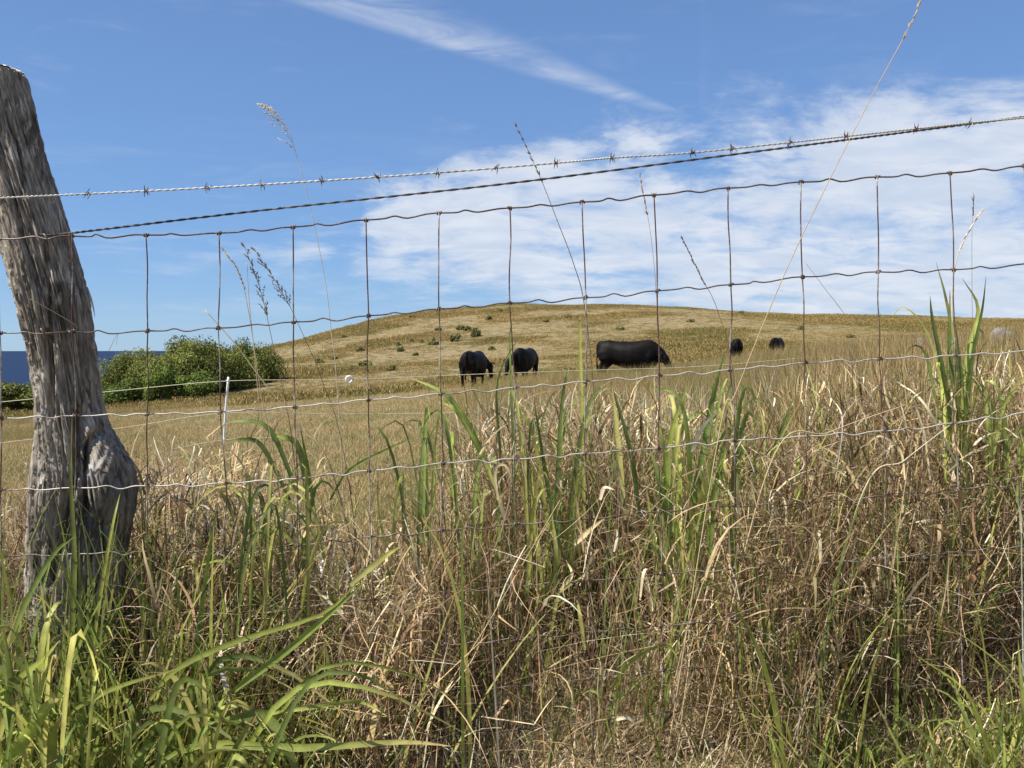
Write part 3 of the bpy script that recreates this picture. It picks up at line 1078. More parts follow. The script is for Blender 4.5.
def make_strand():
    pts = [(40, 235), (72, 233), (256, 211), (512, 183), (768, 150), (900, 133), (1024, 117), (1110, 106), (1340, 76)]
    root = empty('smooth_wire', at(72, 233, FY), 'dark plain wire strand slanting up between barbed wire and mesh', 'wire')
    o = np.array(root.location)
    c = spline([at(x, y, FY + 0.016) for x, y in pts], 500)
    ph = np.arange(500) * 0.9
    for s in (0, math.pi):
        v, q = tube(c + np.stack([0 * ph, np.cos(ph + s), np.sin(ph + s)], -1) * 0.0013 - o, 0.0014, 5)
        link('strand', mesh_np('strand', v, q, M['cable']), root)


make_strand()


# ------------------------------------------------------------------ electric fence in the field
def make_electric():
    YP = 10.8
    base = at(224, 452, YP)
    r = empty('white_fence_post', base, 'thin white plastic electric fence post standing in the pasture', 'post')
    o = np.array(base)
    v, q = tube(spline([at(223, 470, YP), at(225, 420, YP), at(228.5, 377, YP)], 8) - o, 0.016, 8)
    link('rod', mesh_np('rod', v, q, M['white_plastic']), r)
    for (x, y) in ((228, 381), (226, 413), (224.4, 440)):
        c = np.array(at(x, y, YP - 0.015)) - o
        v, q = tube([c + np.array(d) for d in ((-.012, 0, 0), (-.014, -.02, .012), (0, -.026, .016), (.014, -.02, .012), (.012, 0, 0))], 0.006, 6)
        link('clip', mesh_np('clip', v, q, M['white_plastic']), r)
    for k, (pts, lab, rad) in enumerate((
            ([(-40, 406), (110, 391.5), (228, 381), (349, 379.5), (470, 374.5), (600, 370), (700, 366.5), (830, 356), (1000, 345)], 'topmost pale electric fence wire on the thin white post', 0.0048),
            ([(-40, 448), (120, 428), (226, 413), (340, 414), (440, 413), (600, 408), (760, 402)], 'middle pale electric fence wire on the thin white post', 0.0038),
            ([(-40, 482), (60, 474), (224, 440), (340, 441), (440, 441), (600, 437)], 'lowest pale electric fence wire on the thin white post', 0.0038))):
        c = spline([at(x, y, YP - 0.035 + max(0, x - 228) * 0.004) for x, y in pts], 60)
        v, q = tube(c, rad, 6)
        w = link('electric_wire', mesh_np('electric_wire', v, q, M['polywire']))
        tag(w, lab, 'wire', 'electric fence wires')
    # knot of tape on the top wire
    p = np.array(at(349, 379.5, YP - 0.035 + 121 * 0.004))
    pts = [p + np.array((0.045 * math.cos(a), 0.01 * math.sin(3 * a), 0.045 * math.sin(a))) for a in np.linspace(0, 6.1, 18)]
    v, q = tube(pts, 0.014, 6)
    ins = link('insulator', mesh_np('insulator', v, q, M['white_plastic']))
    tag(ins, 'small round white insulator ring on the top electric wire', 'insulator')


make_electric()


# ------------------------------------------------------------------ cattle
def loft(path, ry, rz, sides=16, sq=1.0, straight=False):
    """path of (x,y,z); ry: half width across (y), rz: half height in the plane"""
    P = np.array(path, float)
    T = np.gradient(P, axis=0)
    T /= np.linalg.norm(T, axis=1)[:, None]
    if straight:
        T[:] = (1, 0, 0)
    B = np.array([0, 1.0, 0])
    N = np.cross(T, B)
    N /= np.linalg.norm(N, axis=1)[:, None]
    th = np.linspace(0, 2 * np.pi, sides, endpoint=False)
    cth, sth = np.sign(np.cos(th)) * np.abs(np.cos(th)) ** sq, np.sign(np.sin(th)) * np.abs(np.sin(th)) ** sq
    V = P[:, None] + np.asarray(ry)[:, None, None] * cth[None, :, None] * B + np.asarray(rz)[:, None, None] * sth[None, :, None] * N[:, None]
    n = len(P)
    idx = np.arange(n * sides).reshape(n, sides)
    a, b = idx[:-1], idx[1:]
    Q = np.stack([a, np.roll(a, -1, 1), np.roll(b, -1, 1), b], -1).reshape(-1, 4)
    V = V.reshape(-1, 3)
    c0, c1 = len(V), len(V) + 1
    V = np.vstack([V, P[0], P[-1]])
    s = np.arange(0, sides, 2)
    q0 = np.stack([(s + 2) % sides, (s + 1) % sides, s, np.full(len(s), c0)], -1)
    o = (n - 1) * sides
    q1 = np.stack([s + o, (s + 1) % sides + o, (s + 2) % sides + o, np.full(len(s), c1)], -1)
    return V, np.vstack([Q, q0, q1])


def cow(label, px, py_top, Y, rotz, height, head=0.0, bulk=1.0):
    """head: sideways turn of the neck in metres"""
    pr = []
    # stations along the trunk: x, top line, belly line, half width
    st = [(-1.00, 1.18, 0.96, 0.09), (-0.98, 1.26, 0.84, 0.17), (-0.92, 1.33, 0.74, 0.235), (-0.80, 1.385, 0.69, 0.275), (-0.62, 1.41, 0.66, 0.31), (-0.42, 1.375, 0.62, 0.335),
          (-0.15, 1.365, 0.53, 0.385), (0.12, 1.36, 0.46, 0.405), (0.36, 1.38, 0.43, 0.375), (0.56, 1.415, 0.42, 0.32), (0.74, 1.41, 0.46, 0.27), (0.90, 1.34, 0.57, 0.22), (0.99, 1.24, 0.70, 0.14)]
    sides = 24
    th = np.linspace(0, 2 * np.pi, sides, endpoint=False)
    prof_y = np.sin(th)
    prof_z = np.cos(th)
    wy = np.where(prof_z > 0, 1 - 0.16 * prof_z ** 2, 1.0)          # shoulders of the back slope in to the spine
    rings = []
    for x, t, b, w_ in st:
        b = b - 0.05
        c, h = (t + b) / 2, (t - b) / 2
        zz_ = np.sign(prof_z) * np.abs(prof_z) ** 0.85
        rings.append(np.stack([np.full(sides, x), np.sign(prof_y) * np.abs(prof_y) ** 0.85 * wy * w_ * bulk, c + h * zz_], -1))
    V = np.array(rings)
    n = len(st)
    idx = np.arange(n * sides).reshape(n, sides)
    a, b = idx[:-1], idx[1:]
    Q = np.stack([a, np.roll(a, -1, 1), np.roll(b, -1, 1), b], -1).reshape(-1, 4)
    V = V.reshape(-1, 3)
    c0, c1 = len(V), len(V) + 1
    V = np.vstack([V, rings[0].mean(0), rings[-1].mean(0)])
    e = np.arange(0, sides, 2)
    o_ = (n - 1) * sides
    Q = np.vstack([Q, np.stack([(e + 2) % sides, (e + 1) % sides, e, np.full(len(e), c0)], -1), np.stack([e + o_, (e + 1) % sides + o_, (e + 2) % sides + o_, np.full(len(e), c1)], -1)])
    pr.append((V, Q))
    nk = [(0.62, 0, 1.10), (0.86, head * .2, 1.06), (1.06, head * .6, 0.92), (1.20, head, 0.74)]
    pr.append(loft(nk, [0.20, 0.18, 0.145, 0.12], [0.31, 0.26, 0.20, 0.16]))
    hd = [(1.12, head, 0.90), (1.20, head, 0.82), (1.29, head, 0.64), (1.37, head, 0.46), (1.41, head, 0.36), (1.43, head, 0.31)]
    pr.append(loft(hd, [0.09, 0.125, 0.105, 0.08, 0.09, 0.05], [0.10, 0.14, 0.125, 0.095, 0.09, 0.05]))
    for s in (-1, 1):
        d = 0.09 * s
        # shoulder and front leg
        pr.append(loft([(0.66, .20 * s * bulk, 1.10), (0.66, .22 * s * bulk, .88), (0.64, .20 * s, .66), (0.66 + d, .18 * s, .44), (0.66 + d, .18 * s, .37), (0.64 + d, .17 * s, .14), (0.66 + d, .17 * s, .07), (0.68 + d, .17 * s, 0.0)],
                       [.07, .10, .10, .062, .058, .05, .062, .068], [.15, .19, .14, .075, .066, .056, .07, .085], 12))
        # haunch and hind leg
        pr.append(loft([(-0.74, .17 * s * bulk, 1.22), (-0.74, .21 * s * bulk, 1.0), (-0.70, .22 * s * bulk, .80), (-0.74 - d, .20 * s, .60), (-0.86 - d, .18 * s, .45), (-0.84 - d, .17 * s, .32), (-0.80 - d, .17 * s, .11), (-0.76 - d, .17 * s, 0.0)],
                       [.08, .12, .13, .095, .068, .055, .056, .07], [.16, .25, .25, .15, .09, .066, .064, .088], 12))
        pr.append(loft([(1.13, head + .08 * s, .92), (1.11, head + .15 * s, .93), (1.08, head + .22 * s, .90), (1.07, head + .27 * s, .86)], [.03, .035, .035, .015], [.03, .06, .065, .02], 8))
    pr.append(loft([(-0.86, 0, 1.34), (-0.97, 0, 1.33), (-1.03, 0, 1.22), (-1.045, 0, 1.0), (-1.04, .01, .75), (-1.035, .02, .52), (-1.03, .02, .38), (-1.02, .02, .30)], [.05, .045, .035, .026, .026, .04, .05, .02], [.05, .045, .035, .026, .026, .04, .05, .02], 8))
    v, q = join(pr)
    me = mesh_np('cow', v, q, M['cow'])
    x = (px - 512) / F * Y
    z = float(ground_z(np.array([x]), np.array([Y]))[0])
    o = link('cow', me)
    k = height * (at(px, py_top, Y).z - z) / 1.42
    o.scale = (k, k, k)
    o.location = (x, Y, z - 0.02)
    o.rotation_euler = (0, 0, R(rotz))
    rm = o.modifiers.new('skin', 'REMESH')
    rm.mode = 'VOXEL'
    rm.voxel_size = 0.02
    rm.use_smooth_shade = True
    sm = o.modifiers.new('smooth', 'SMOOTH')
    sm.factor = 0.5
    sm.iterations = 14
    tag(o, label, 'cow', 'black cattle grazing in the pasture')
    return o


cow('large black cow grazing side on with its head to the right', 628, 339, 24.5, -14, 1.0, -0.1, 1.05)
cow('black cow left of the others, seen from behind', 474, 350, 31, 76, 1.0, -0.3, 1.12)
cow('black cow partly hidden by a grass blade, head lowered to the left', 525, 346, 34, 250, 0.97, -0.3, 1.0)
cow('small distant black cow, nearer of the two by the large cow', 736, 338, 42, 78, 1.0, 0.2, 1.0)
cow('farthest right black cow half hidden in tall grass', 777, 337, 44, 58, 1.0, 0.2, 1.05)


# ------------------------------------------------------------------ trees and shrubs
LEAFP = np.array([[0.16, 0.19, 0.045], [0.21, 0.235, 0.055], [0.10, 0.125, 0.034], [0.27, 0.28, 0.075]])


def foliage(center, rad, nlobes, nleaf, size, pal, seed, lobe=(0.28, 0.5)):
    """leaf quads on lobes spread through an ellipsoid; returns verts, quads, cols"""
    g = np.random.default_rng(seed)
    rad = np.array(rad, float)
    d = g.normal(size=(nlobes, 3))
    d[:, 2] = np.abs(d[:, 2]) * 0.9 - 0.25
    d /= np.linalg.norm(d, axis=1)[:, None]
    lc = d * rad * g.uniform(0.45, 0.85, (nlobes, 1))
    lr = g.uniform(*lobe, nlobes) * rad.mean()
    li = g.choice(nlobes, nleaf, p=lr ** 2 / (lr ** 2).sum())
    e = g.normal(size=(nleaf, 3))
    e /= np.linalg.norm(e, axis=1)[:, None]
    rr = lr[li] * g.random(nleaf) ** 0.33 * (0.85 + 0.3 * g.random(nleaf))
    p = lc[li] + e * rr[:, None] * np.array([1, 1, 0.8])
    # orientation: roughly facing outward, jittered
    nrm = e + g.normal(0, 0.6, (nleaf, 3)) + np.array([0, 0, 0.35])
    nrm /= np.linalg.norm(nrm, axis=1)[:, None]
    t = np.cross(nrm, g.normal(size=(nleaf, 3)))
    t /= np.linalg.norm(t, axis=1)[:, None]
    b = np.cross(nrm, t)
    s = size * g.uniform(0.6, 1.3, nleaf)[:, None]
    V = np.stack([p - t * s, p - b * s * 0.5 + nrm * s * 0.1, p + t * s, p + b * s * 0.5 + nrm * s * 0.1], 1).reshape(-1, 3) + np.array(center)
    Q = np.arange(nleaf * 4).reshape(-1, 4)
    tone = g.uniform(0.62, 1.4, nlobes)[li][:, None]
    c = pick(pal, nleaf, g=g) * tone
    return V, Q, np.repeat(c, 4, 0), lc + np.array(center)


def tree(name, label, cat, px, Y, top_py, half_px, seed, nleaf, size, group, pal=LEAFP, low=0.10, nlobes=26, dz=0.0):
    x = (px - 512) / F * Y
    z = float(ground_z(np.array([x]), np.array([Y]))[0]) + dz
    ztop = at(px, top_py, Y).z
    H = ztop - z
    half = half_px / F * Y
    r = empty(name, (x, Y, z), label, cat, group)
    cz = H * (0.5 + low * 0.5)
    rv = H * (0.5 - low * 0.5)
    v, q, c, lc = foliage((0, 0, cz), (half, half * 0.9, rv), nlobes, nleaf, size, pal, seed)
    z0, z1 = np.percentile(v[:, 2], 0.5), v[:, 2].max()
    v[:, 2] = H * (low * 0.3 - 0.02) + (v[:, 2] - z0) / (z1 - z0) * H * (1.02 - low * 0.3)
    kx = half / max(0.01, np.percentile(np.abs(v[:, 0]), 98))
    v[:, 0] *= kx
    link('crown', mesh_np('crown', v, q, M['leaf'], False, c), r)
    prt = [tube([(0, 0, -0.1), (0.03 * H, 0.02, cz * 0.5), (0.0, 0.0, cz)], np.array([.05, .04, .02]) * H * 0.7, 8)]
    for l in lc[:7]:
        prt.append(tube(spline([(0.01, 0, cz * 0.35), ((l[0]) * .5, l[1] * .5, (cz * .4 + l[2] * .6) * .9), (l[0], l[1], l[2])], 5), np.linspace(.022, .006, 5) * H, 6))
    v, q = join(prt)
    link('trunk', mesh_np('trunk', v, q, M['bark']), r)
    return r


def vegetation():
    g1 = 'trees at the left edge of the pasture'
    tree('shrub_tree', 'tallest rounded dark green tree just right of the wooden post', 'tree', 172, 48, 334, 44, 1, 34000, 0.065, g1)
    tree('shrub_tree', 'green tree behind the white post, joined to the tallest one', 'tree', 222, 50, 339, 32, 2, 20000, 0.065, g1)
    tree('shrub_tree', 'small round green tree at the right end of the tree group', 'tree', 252, 54, 336, 28, 3, 18000, 0.065, g1)
    tree('shrub_tree', 'low green tree against the sea beside the wooden post', 'tree', 134, 49, 346, 37, 4, 18000, 0.065, g1)
    tree('shrub_tree', 'dark tree filling the gap below the tallest crown', 'tree', 198, 47, 350, 26, 5, 16000, 0.065, g1)
    g2 = 'green bushes in front of the trees'
    bright = np.array([[0.17, 0.24, 0.05], [0.13, 0.19, 0.04], [0.21, 0.27, 0.06]])
    tree('bush', 'bright yellow green bush in front of the tallest tree', 'bush', 160, 43, 366, 15, 6, 4000, 0.08, g2, bright, 0.0, 14)
    tree('bush', 'green bush behind the wire, left of the white post', 'bush', 203, 43.5, 369, 27, 7, 6000, 0.08, g2, bright * 0.85, 0.0, 18)
    tree('bush', 'low green bush by the right edge of the wooden post', 'bush', 118, 43, 377, 26, 8, 6000, 0.08, g2, bright * 0.75, 0.0, 16)
    tree('bush', 'dark green scrub at the left of the wooden post, before the sea', 'bush', 12, 44, 380, 32, 9, 7000, 0.08, g2, LEAFP, 0.0, 18)
    tree('bush', 'green scrub hidden behind the wooden post', 'bush', 66, 44, 384, 34, 10, 6000, 0.08, g2, LEAFP, 0.0, 18)
    # small shrubs dotted over the hill: px, py of the foot, half width, height in px
    spots = [(434, 345, 6, 8), (455, 342, 6, 9), (475, 337, 6, 9), (468, 331, 4, 5), (461, 330, 6, 5), (488, 320, 5, 4), (400, 352, 4, 6), (412, 343, 3, 4),
             (421, 343, 3, 4), (398, 346, 3, 4), (416, 356, 3, 4), (491, 350, 4, 4), (438, 331, 4, 4), (500, 312, 3, 3), (360, 352, 5, 5), (365, 366, 9, 6), (390, 371, 7, 6),
             (335, 360, 4, 4), (320, 363, 5, 5), (345, 338, 3, 3), (546, 322, 4, 3), (568, 318, 4, 3), (620, 330, 4, 3), (690, 322, 5, 3), (742, 314, 5, 3), (800, 330, 5, 4), (850, 338, 5, 4), (412, 318, 4, 3)]
    for i, (px, py, hw, hh) in enumerate(spots):
        hh, hw = hh * 1.15 + 1, hw * 1.0
        # walk out along the sight line to the ground
        lo = None
        for Y in np.arange(30, 170, 0.5):
            p = at(px, py, Y)
            if p.z <= float(ground_z(np.array([p.x]), np.array([p.y]))[0]):
                lo = Y
                break
        if lo is None:
            continue
        p = at(px, py, lo)
        lab = {0: 'dark shrub on the slope just above and left of the leftmost cow', 1: 'dark green shrub on the hillside straight above the leftmost cow', 2: 'largest green shrub on the middle of the hillside',
               3: 'small yellow green shrub touching the largest hillside shrub', 5: 'olive shrub high on the slope near the hill crest', 15: 'wide low shrub at the hill foot behind the electric wire',
               16: 'low dark shrub at the hill foot right of the insulator', 24: 'shrub on the skyline right of the hill top'}.get(i, 'tiny low tuft of scrub dotted on the dry hillside')
        r = empty('hill_shrub', (p.x, p.y, p.z - 0.1), lab, 'shrub', 'small shrubs on the hillside')
        half, H = hw / F * lo, hh / F * lo
        v, q, c, lc = foliage((0, 0, H * 0.5), (half, half, H * 0.55), 9, 700, 0.10, np.array([[0.22, 0.225, 0.085], [0.18, 0.185, 0.07], [0.27, 0.26, 0.11]]), 200 + i)
        v[:, 2] = (v[:, 2] - np.percentile(v[:, 2], 1)) / np.ptp(v[:, 2]) * H * 1.1
        link('crown', mesh_np('crown', v, q, M['leaf'], False, c), r)
        v, q = join([tube(spline([(0, 0, -0.05), tuple(l * np.array([.5, .5, .5])), tuple(l)], 4), np.array([.04, .03, .02, .01]), 6) for l in lc[:4]])
        link('stem', mesh_np('stem', v, q, M['bark']), r)


vegetation()


def rock(px, py, Y, w, h, seed, label):
    c = at(px, py, Y)
    th = np.linspace(0, 2 * np.pi, 24, endpoint=False)
    ph = np.linspace(-0.5 * np.pi, 0.5 * np.pi, 13)
    A, B = np.meshgrid(th, ph)
    d = np.stack([np.cos(B) * np.cos(A), np.cos(B) * np.sin(A), np.sin(B)], -1)
    r = 0.55 + 0.9 * fbm(d * 1.6 + seed, 3) + 0.35 * (fbm(d * 5 + seed, 2) - 0.5)
    r = np.round(r * 7) / 7 * 0.5 + r * 0.5
    V = d * r[..., None] * np.array([w, w * 0.8, h])
    idx = np.arange(V.shape[0] * 24).reshape(V.shape[0], 24)
    a, b = idx[:-1], idx[1:]
    Q = np.stack([a, np.roll(a, -1, 1), np.roll(b, -1, 1), b], -1).reshape(-1, 4)
    o = link('rock', mesh_np('rock', V.reshape(-1, 3), Q, M['rock'], False))
    o.location = c
    tag(o, label, 'rock', 'pale rocks in the tall grass')


rock(1001, 342, 12, 0.17, 0.20, 3, 'larger pale grey rock at the right edge in tall grass')
rock(921, 345, 14, 0.09, 0.13, 9, 'smaller pale grey rock left of the tall green clump')


# ------------------------------------------------------------------ seed stalks
STALK = {'straw': (0.48, 0.36, 0.20), 'dark': (0.17, 0.12, 0.07), 'pale': (0.56, 0.48, 0.33), 'red': (0.36, 0.22, 0.12)}
for k_, c_ in STALK.items():
    M['stalk_' + k_] = simple('stalk_' + k_, c_, 0.6, 0.2, 40, spec=0.25)


def stalk(label, pts, Y, tone, head=0.0, style='plain', rad=0.0011, Y2=None):
    """pts from the root up; head: share of the length that carries seed"""
    Y2 = Y2 if Y2 is not None else Y
    n0 = len(pts)
    P = [at(x, y, Y + (Y2 - Y) * i / (n0 - 1)) for i, (x, y) in enumerate(pts)]
    # carry the stem on down to the ground
    b = np.array(P[0])
    gz = float(ground_z(b[0:1], b[1:2])[0])
    if b[2] > gz + 0.05:
        dirv = np.array(P[1]) - b
        kx = min(0.5, abs(dirv[0] / max(0.05, dirv[2]))) * np.sign(dirv[0])
        P.insert(0, Vector((b[0] - kx * (b[2] - gz) * 0.45, b[1] + 0.02, gz - 0.01)))
    root = empty('grass_stalk', P[0], label, 'grass stalk', 'tall seed stalks in front of the sky')
    o = np.array(root.location)
    c = spline(P, 40) - o
    mat = M['stalk_' + tone]
    v, q = tube(c, np.linspace(rad * 1.25, rad * 0.55, 40), 6)
    link('stem', mesh_np('stem', v, q, mat), root)
    if head:
        g = np.random.default_rng(abs(hash(label)) % 1000 if False else len(label) * 7 + int(pts[0][0]))
        i0 = int(40 * (1 - head))
        prt = []
        if style == 'spike':
            for k in range(i0, 40):
                for _ in range(3):
                    p = c[k] + g.normal(0, 0.0006, 3)
                    t = c[min(39, k + 1)] - c[max(0, k - 1)]
                    t = t / (np.linalg.norm(t) + 1e-9)
                    e = p + t * g.uniform(.008, .016) + g.normal(0, 0.0022, 3)
                    prt.append(tube(spline([p, (p + e) / 2, e], 4), np.array([.0004, .0011, .0009, .0002]), 4))
        else:
            nb = 9 if style == 'plume' else 14
            for k in range(nb):
                j = i0 + (39 - i0) * k / nb
                p = c[int(j)]
                t = c[min(39, int(j) + 2)] - c[max(0, int(j) - 2)]
                t = t / (np.linalg.norm(t) + 1e-9)
                Lb = (0.065 if style == 'plume' else 0.042) * (1 - 0.6 * k / nb) * g.uniform(0.6, 1.2)
                sd = -1 if style == 'plume' else (-1 if k % 2 else 1)
                kf = 1.0 if style == 'plume' else 0.42
                out = np.array([sd * abs(g.normal(0.75, 0.15)) * kf, g.normal(0, 0.3) * kf, 0.05])
                e1 = p + (t * 0.75 + out * 0.6) * Lb * 0.5
                e2 = p + (t * 0.85 + out * 0.9) * Lb + np.array([0, 0, -0.12 * Lb])
                br = spline([p, e1, e2], 8)
                prt.append(tube(br, np.linspace(.0006, .0003, 8), 4))
                for m_ in range(2, 8):
                    for _ in range(2):
                        s0 = br[m_]
                        s1 = s0 + (t * 0.5 + out * 0.6) * 0.008 + g.normal(0, 0.0025, 3)
                        prt.append(tube(spline([s0, (s0 + s1) / 2, s1], 3), np.array([.0004, .0012, .0002]), 4))
        v, q = join(prt)
        link('seed_head', mesh_np('seed_head', v, q, mat, False), root)


stalk('tall stalk with a drooping feathery seed head crossing the barbed wire', [(338, 400), (331, 330), (325, 280), (313, 220), (300, 168), (287, 127), (270, 106)], 2.15, 'pale', 0.24, 'plume', .0010)
stalk('dark narrow spike of seed leaning left above the middle of the mesh', [(596, 430), (585, 310), (574, 265), (557, 220), (538, 172), (517, 127)], 1.95, 'dark', 0.22, 'spike', .0011)
stalk('thin stalk leaning beside the stay wire right of the middle', [(660, 380), (656, 290), (650, 230), (640, 178)], 2.1, 'red', 0.2, 'spike', .0008)
stalk('short dark spike in front of the hill crest, right of middle', [(735, 390), (718, 312), (700, 275), (683, 240)], 2.1, 'dark', 0.35, 'spike', .0009)
stalk('very long straw stalk slanting right to the top edge', [(718, 440), (735, 395), (765, 320), (800, 240), (862, 115), (905, 35), (930, -18)], 1.5, 'straw', 0.17, 'spike', .0010, 1.42)
stalk('thin short stalk leaning left over the right part of the hill', [(870, 365), (848, 320), (826, 290), (805, 262)], 2.2, 'straw', 0.0, 'plain', .0010)
stalk('pale bushy seed head rising from the green clump at right', [(952, 370), (952, 300), (956, 262), (966, 236), (981, 212)], 2.0, 'pale', 0.35, 'spike', .0013)
stalk('thin upright stalk behind the pale seed head at right', [(972, 380), (972, 290), (972, 235), (974, 198)], 2.3, 'dark', 0.15, 'spike', .0007)
stalk('golden drooping seed head, leftmost of the three left of middle', [(276, 470), (262, 400), (250, 320), (240, 275), (224, 251)], 2.1, 'straw', 0.3, 'spike', .0011)
stalk('dark feathery seed head, middle of the three on the left', [(295, 470), (285, 400), (272, 340), (261, 292), (243, 242)], 2.0, 'dark', 0.32, 'feather', .0009)
stalk('dark slanting seed stalk, rightmost of the three on the left', [(345, 460), (322, 380), (300, 328), (282, 292), (252, 246)], 2.05, 'dark', 0.3, 'feather', .0008)
stalk('pale straw stem slanting down right behind the white post', [(335, 480), (300, 428), (262, 380), (236, 345), (205, 310)], 2.0, 'straw', 0.0, 'plain', .0016)
stalk('upright straw stem with a bend in front of the left slope', [(265, 455), (259, 400), (254, 350), (249, 300), (247, 262)], 2.2, 'straw', 0.0, 'plain', .0013)
stalk('pale straw stem crossing the mesh at lower right', [(860, 500), (905, 460), (950, 425)], 1.62, 'pale', 0.0, 'plain', .0015)
stalk('pale straw stem slanting across the dry grass at right', [(770, 465), (830, 432), (905, 405)], 1.62, 'straw', 0.0, 'plain', .0014)
stalk('long pale stem slanting across the bottom right corner', [(835, 775), (800, 715), (760, 640)], 1.52, 'pale', 0.0, 'plain', .0013)
stalk('straw stem slanting up through the dry grass, bottom centre', [(430, 720), (490, 620), (560, 500)], 1.58, 'straw', 0.0, 'plain', .0013)


# ------------------------------------------------------------------ green clumps of broad leaves
def leaf_mesh(P, w, col, fold=0.35, mat='green', S=12, twist=0.0, seed=0):
    """folded blade along control points; width tapers to the tip"""
    c = spline(P, S + 1)
    T = np.gradient(c, axis=0)
    T /= np.linalg.norm(T, axis=1)[:, None] + 1e-9
    g = np.random.default_rng(seed)
    view = np.array([g.normal(0, 0.35), -1.0, g.uniform(0.0, 0.7)])
    side = np.cross(T, view)
    side /= np.linalg.norm(side, axis=1)[:, None] + 1e-9
    nrm = np.cross(side, T)
    s = np.linspace(0, 1, S + 1)
    tw = twist * s
    sd = side * np.cos(tw)[:, None] + nrm * np.sin(tw)[:, None]
    nn = np.cross(sd, T)
    ww = w * 0.5 * (0.55 + 0.45 * np.clip(s * 3, 0, 1)) * (1 - s ** 2.6 * 0.93)
    V = np.stack([c - sd * ww[:, None] + nn * (ww * fold)[:, None], c, c + sd * ww[:, None] + nn * (ww * fold)[:, None]], 1).reshape(-1, 3)
    i = np.arange(S)[:, None] * 3
    Q = np.concatenate([np.concatenate([i, i + 1, i + 4, i + 3], 1), np.concatenate([i + 1, i + 2, i + 5, i + 4], 1)])
    tip = np.clip((s - g.uniform(0.55, 1.0)) * 3, 0, 1)[:, None]
    cc = np.asarray(col)[None] * (1 - tip) + np.array([[0.42, 0.34, 0.14]]) * tip
    cols = np.repeat(cc, 3, 0)
    mid = np.arange(S + 1) * 3 + 1
    cols[mid] = cols[mid] * 1.25
    return mesh_np('leaf', V, Q, M[mat], True, cols)


def clump(label, root_px, Y, leaves=(), fill=0, hpx=(80, 160), spread=30, lean=(-40, 40), w=(0.006, 0.012), droop=0.25, seed=0, bright=1.0, dY=0.1, group='clumps of broad green grass', name='grass_clump', mat='green', pal=GREEN):
    g = np.random.default_rng(500 + seed)
    base = at(root_px[0], root_px[1], Y)
    gz = float(ground_z(np.array([base.x]), np.array([Y]))[0])
    r = empty(name, (base.x, Y, gz), label, 'grass clump', group)
    o = np.array(r.location)
    k = 0
    for lf in leaves:
        pts, wd = lf[0], lf[1]
        yy = lf[2] if len(lf) > 2 else Y + g.uniform(-dY, dY) * 0.4
        P = [np.array(at(x, y, yy + g.normal(0, 0.012) * i)) - o for i, (x, y) in enumerate(pts)]
        col = pick(pal, 1, g=g)[0] * bright * (1.2 if 4 < seed < 12 else 1.0)
        link('leaf', leaf_mesh(P, wd * (1.1 if seed < 3 else 0.95), col, g.uniform(.15, .5), mat, 12, g.normal(0, 0.25), seed * 100 + k), r)
        k += 1
    for _ in range(fill):
        x0 = root_px[0] + g.normal(0, spread * 0.45)
        yy = Y + g.uniform(-dY, dY)
        y0 = root_px[1] + g.uniform(-12, 20)
        h = g.uniform(*hpx)
        ln = g.uniform(*lean) * h / hpx[1]
        dr = g.random() * droop * h
        pts = [(x0, y0), (x0 + ln * 0.25, y0 - h * 0.45), (x0 + ln * 0.7, y0 - h * 0.85), (x0 + ln * (1.2 + 0.6 * dr / h), y0 - h + dr * 0.55), (x0 + ln * (1.5 + 2 * dr / h), y0 - h + dr * 1.4)]
        P = [np.array(at(x, y, yy + g.normal(0, 0.02) * i * 0.6)) - o for i, (x, y) in enumerate(pts)]
        col = pick(pal, 1, g=g)[0] * bright * (1.2 if 4 < seed < 12 else 1.0)
        link('leaf', leaf_mesh(P, g.uniform(*w) * (1.15 if seed < 3 else 0.95), col, g.uniform(.15, .5), mat, 10, g.normal(0, 0.5), seed * 100 + k), r)
        k += 1
    return r


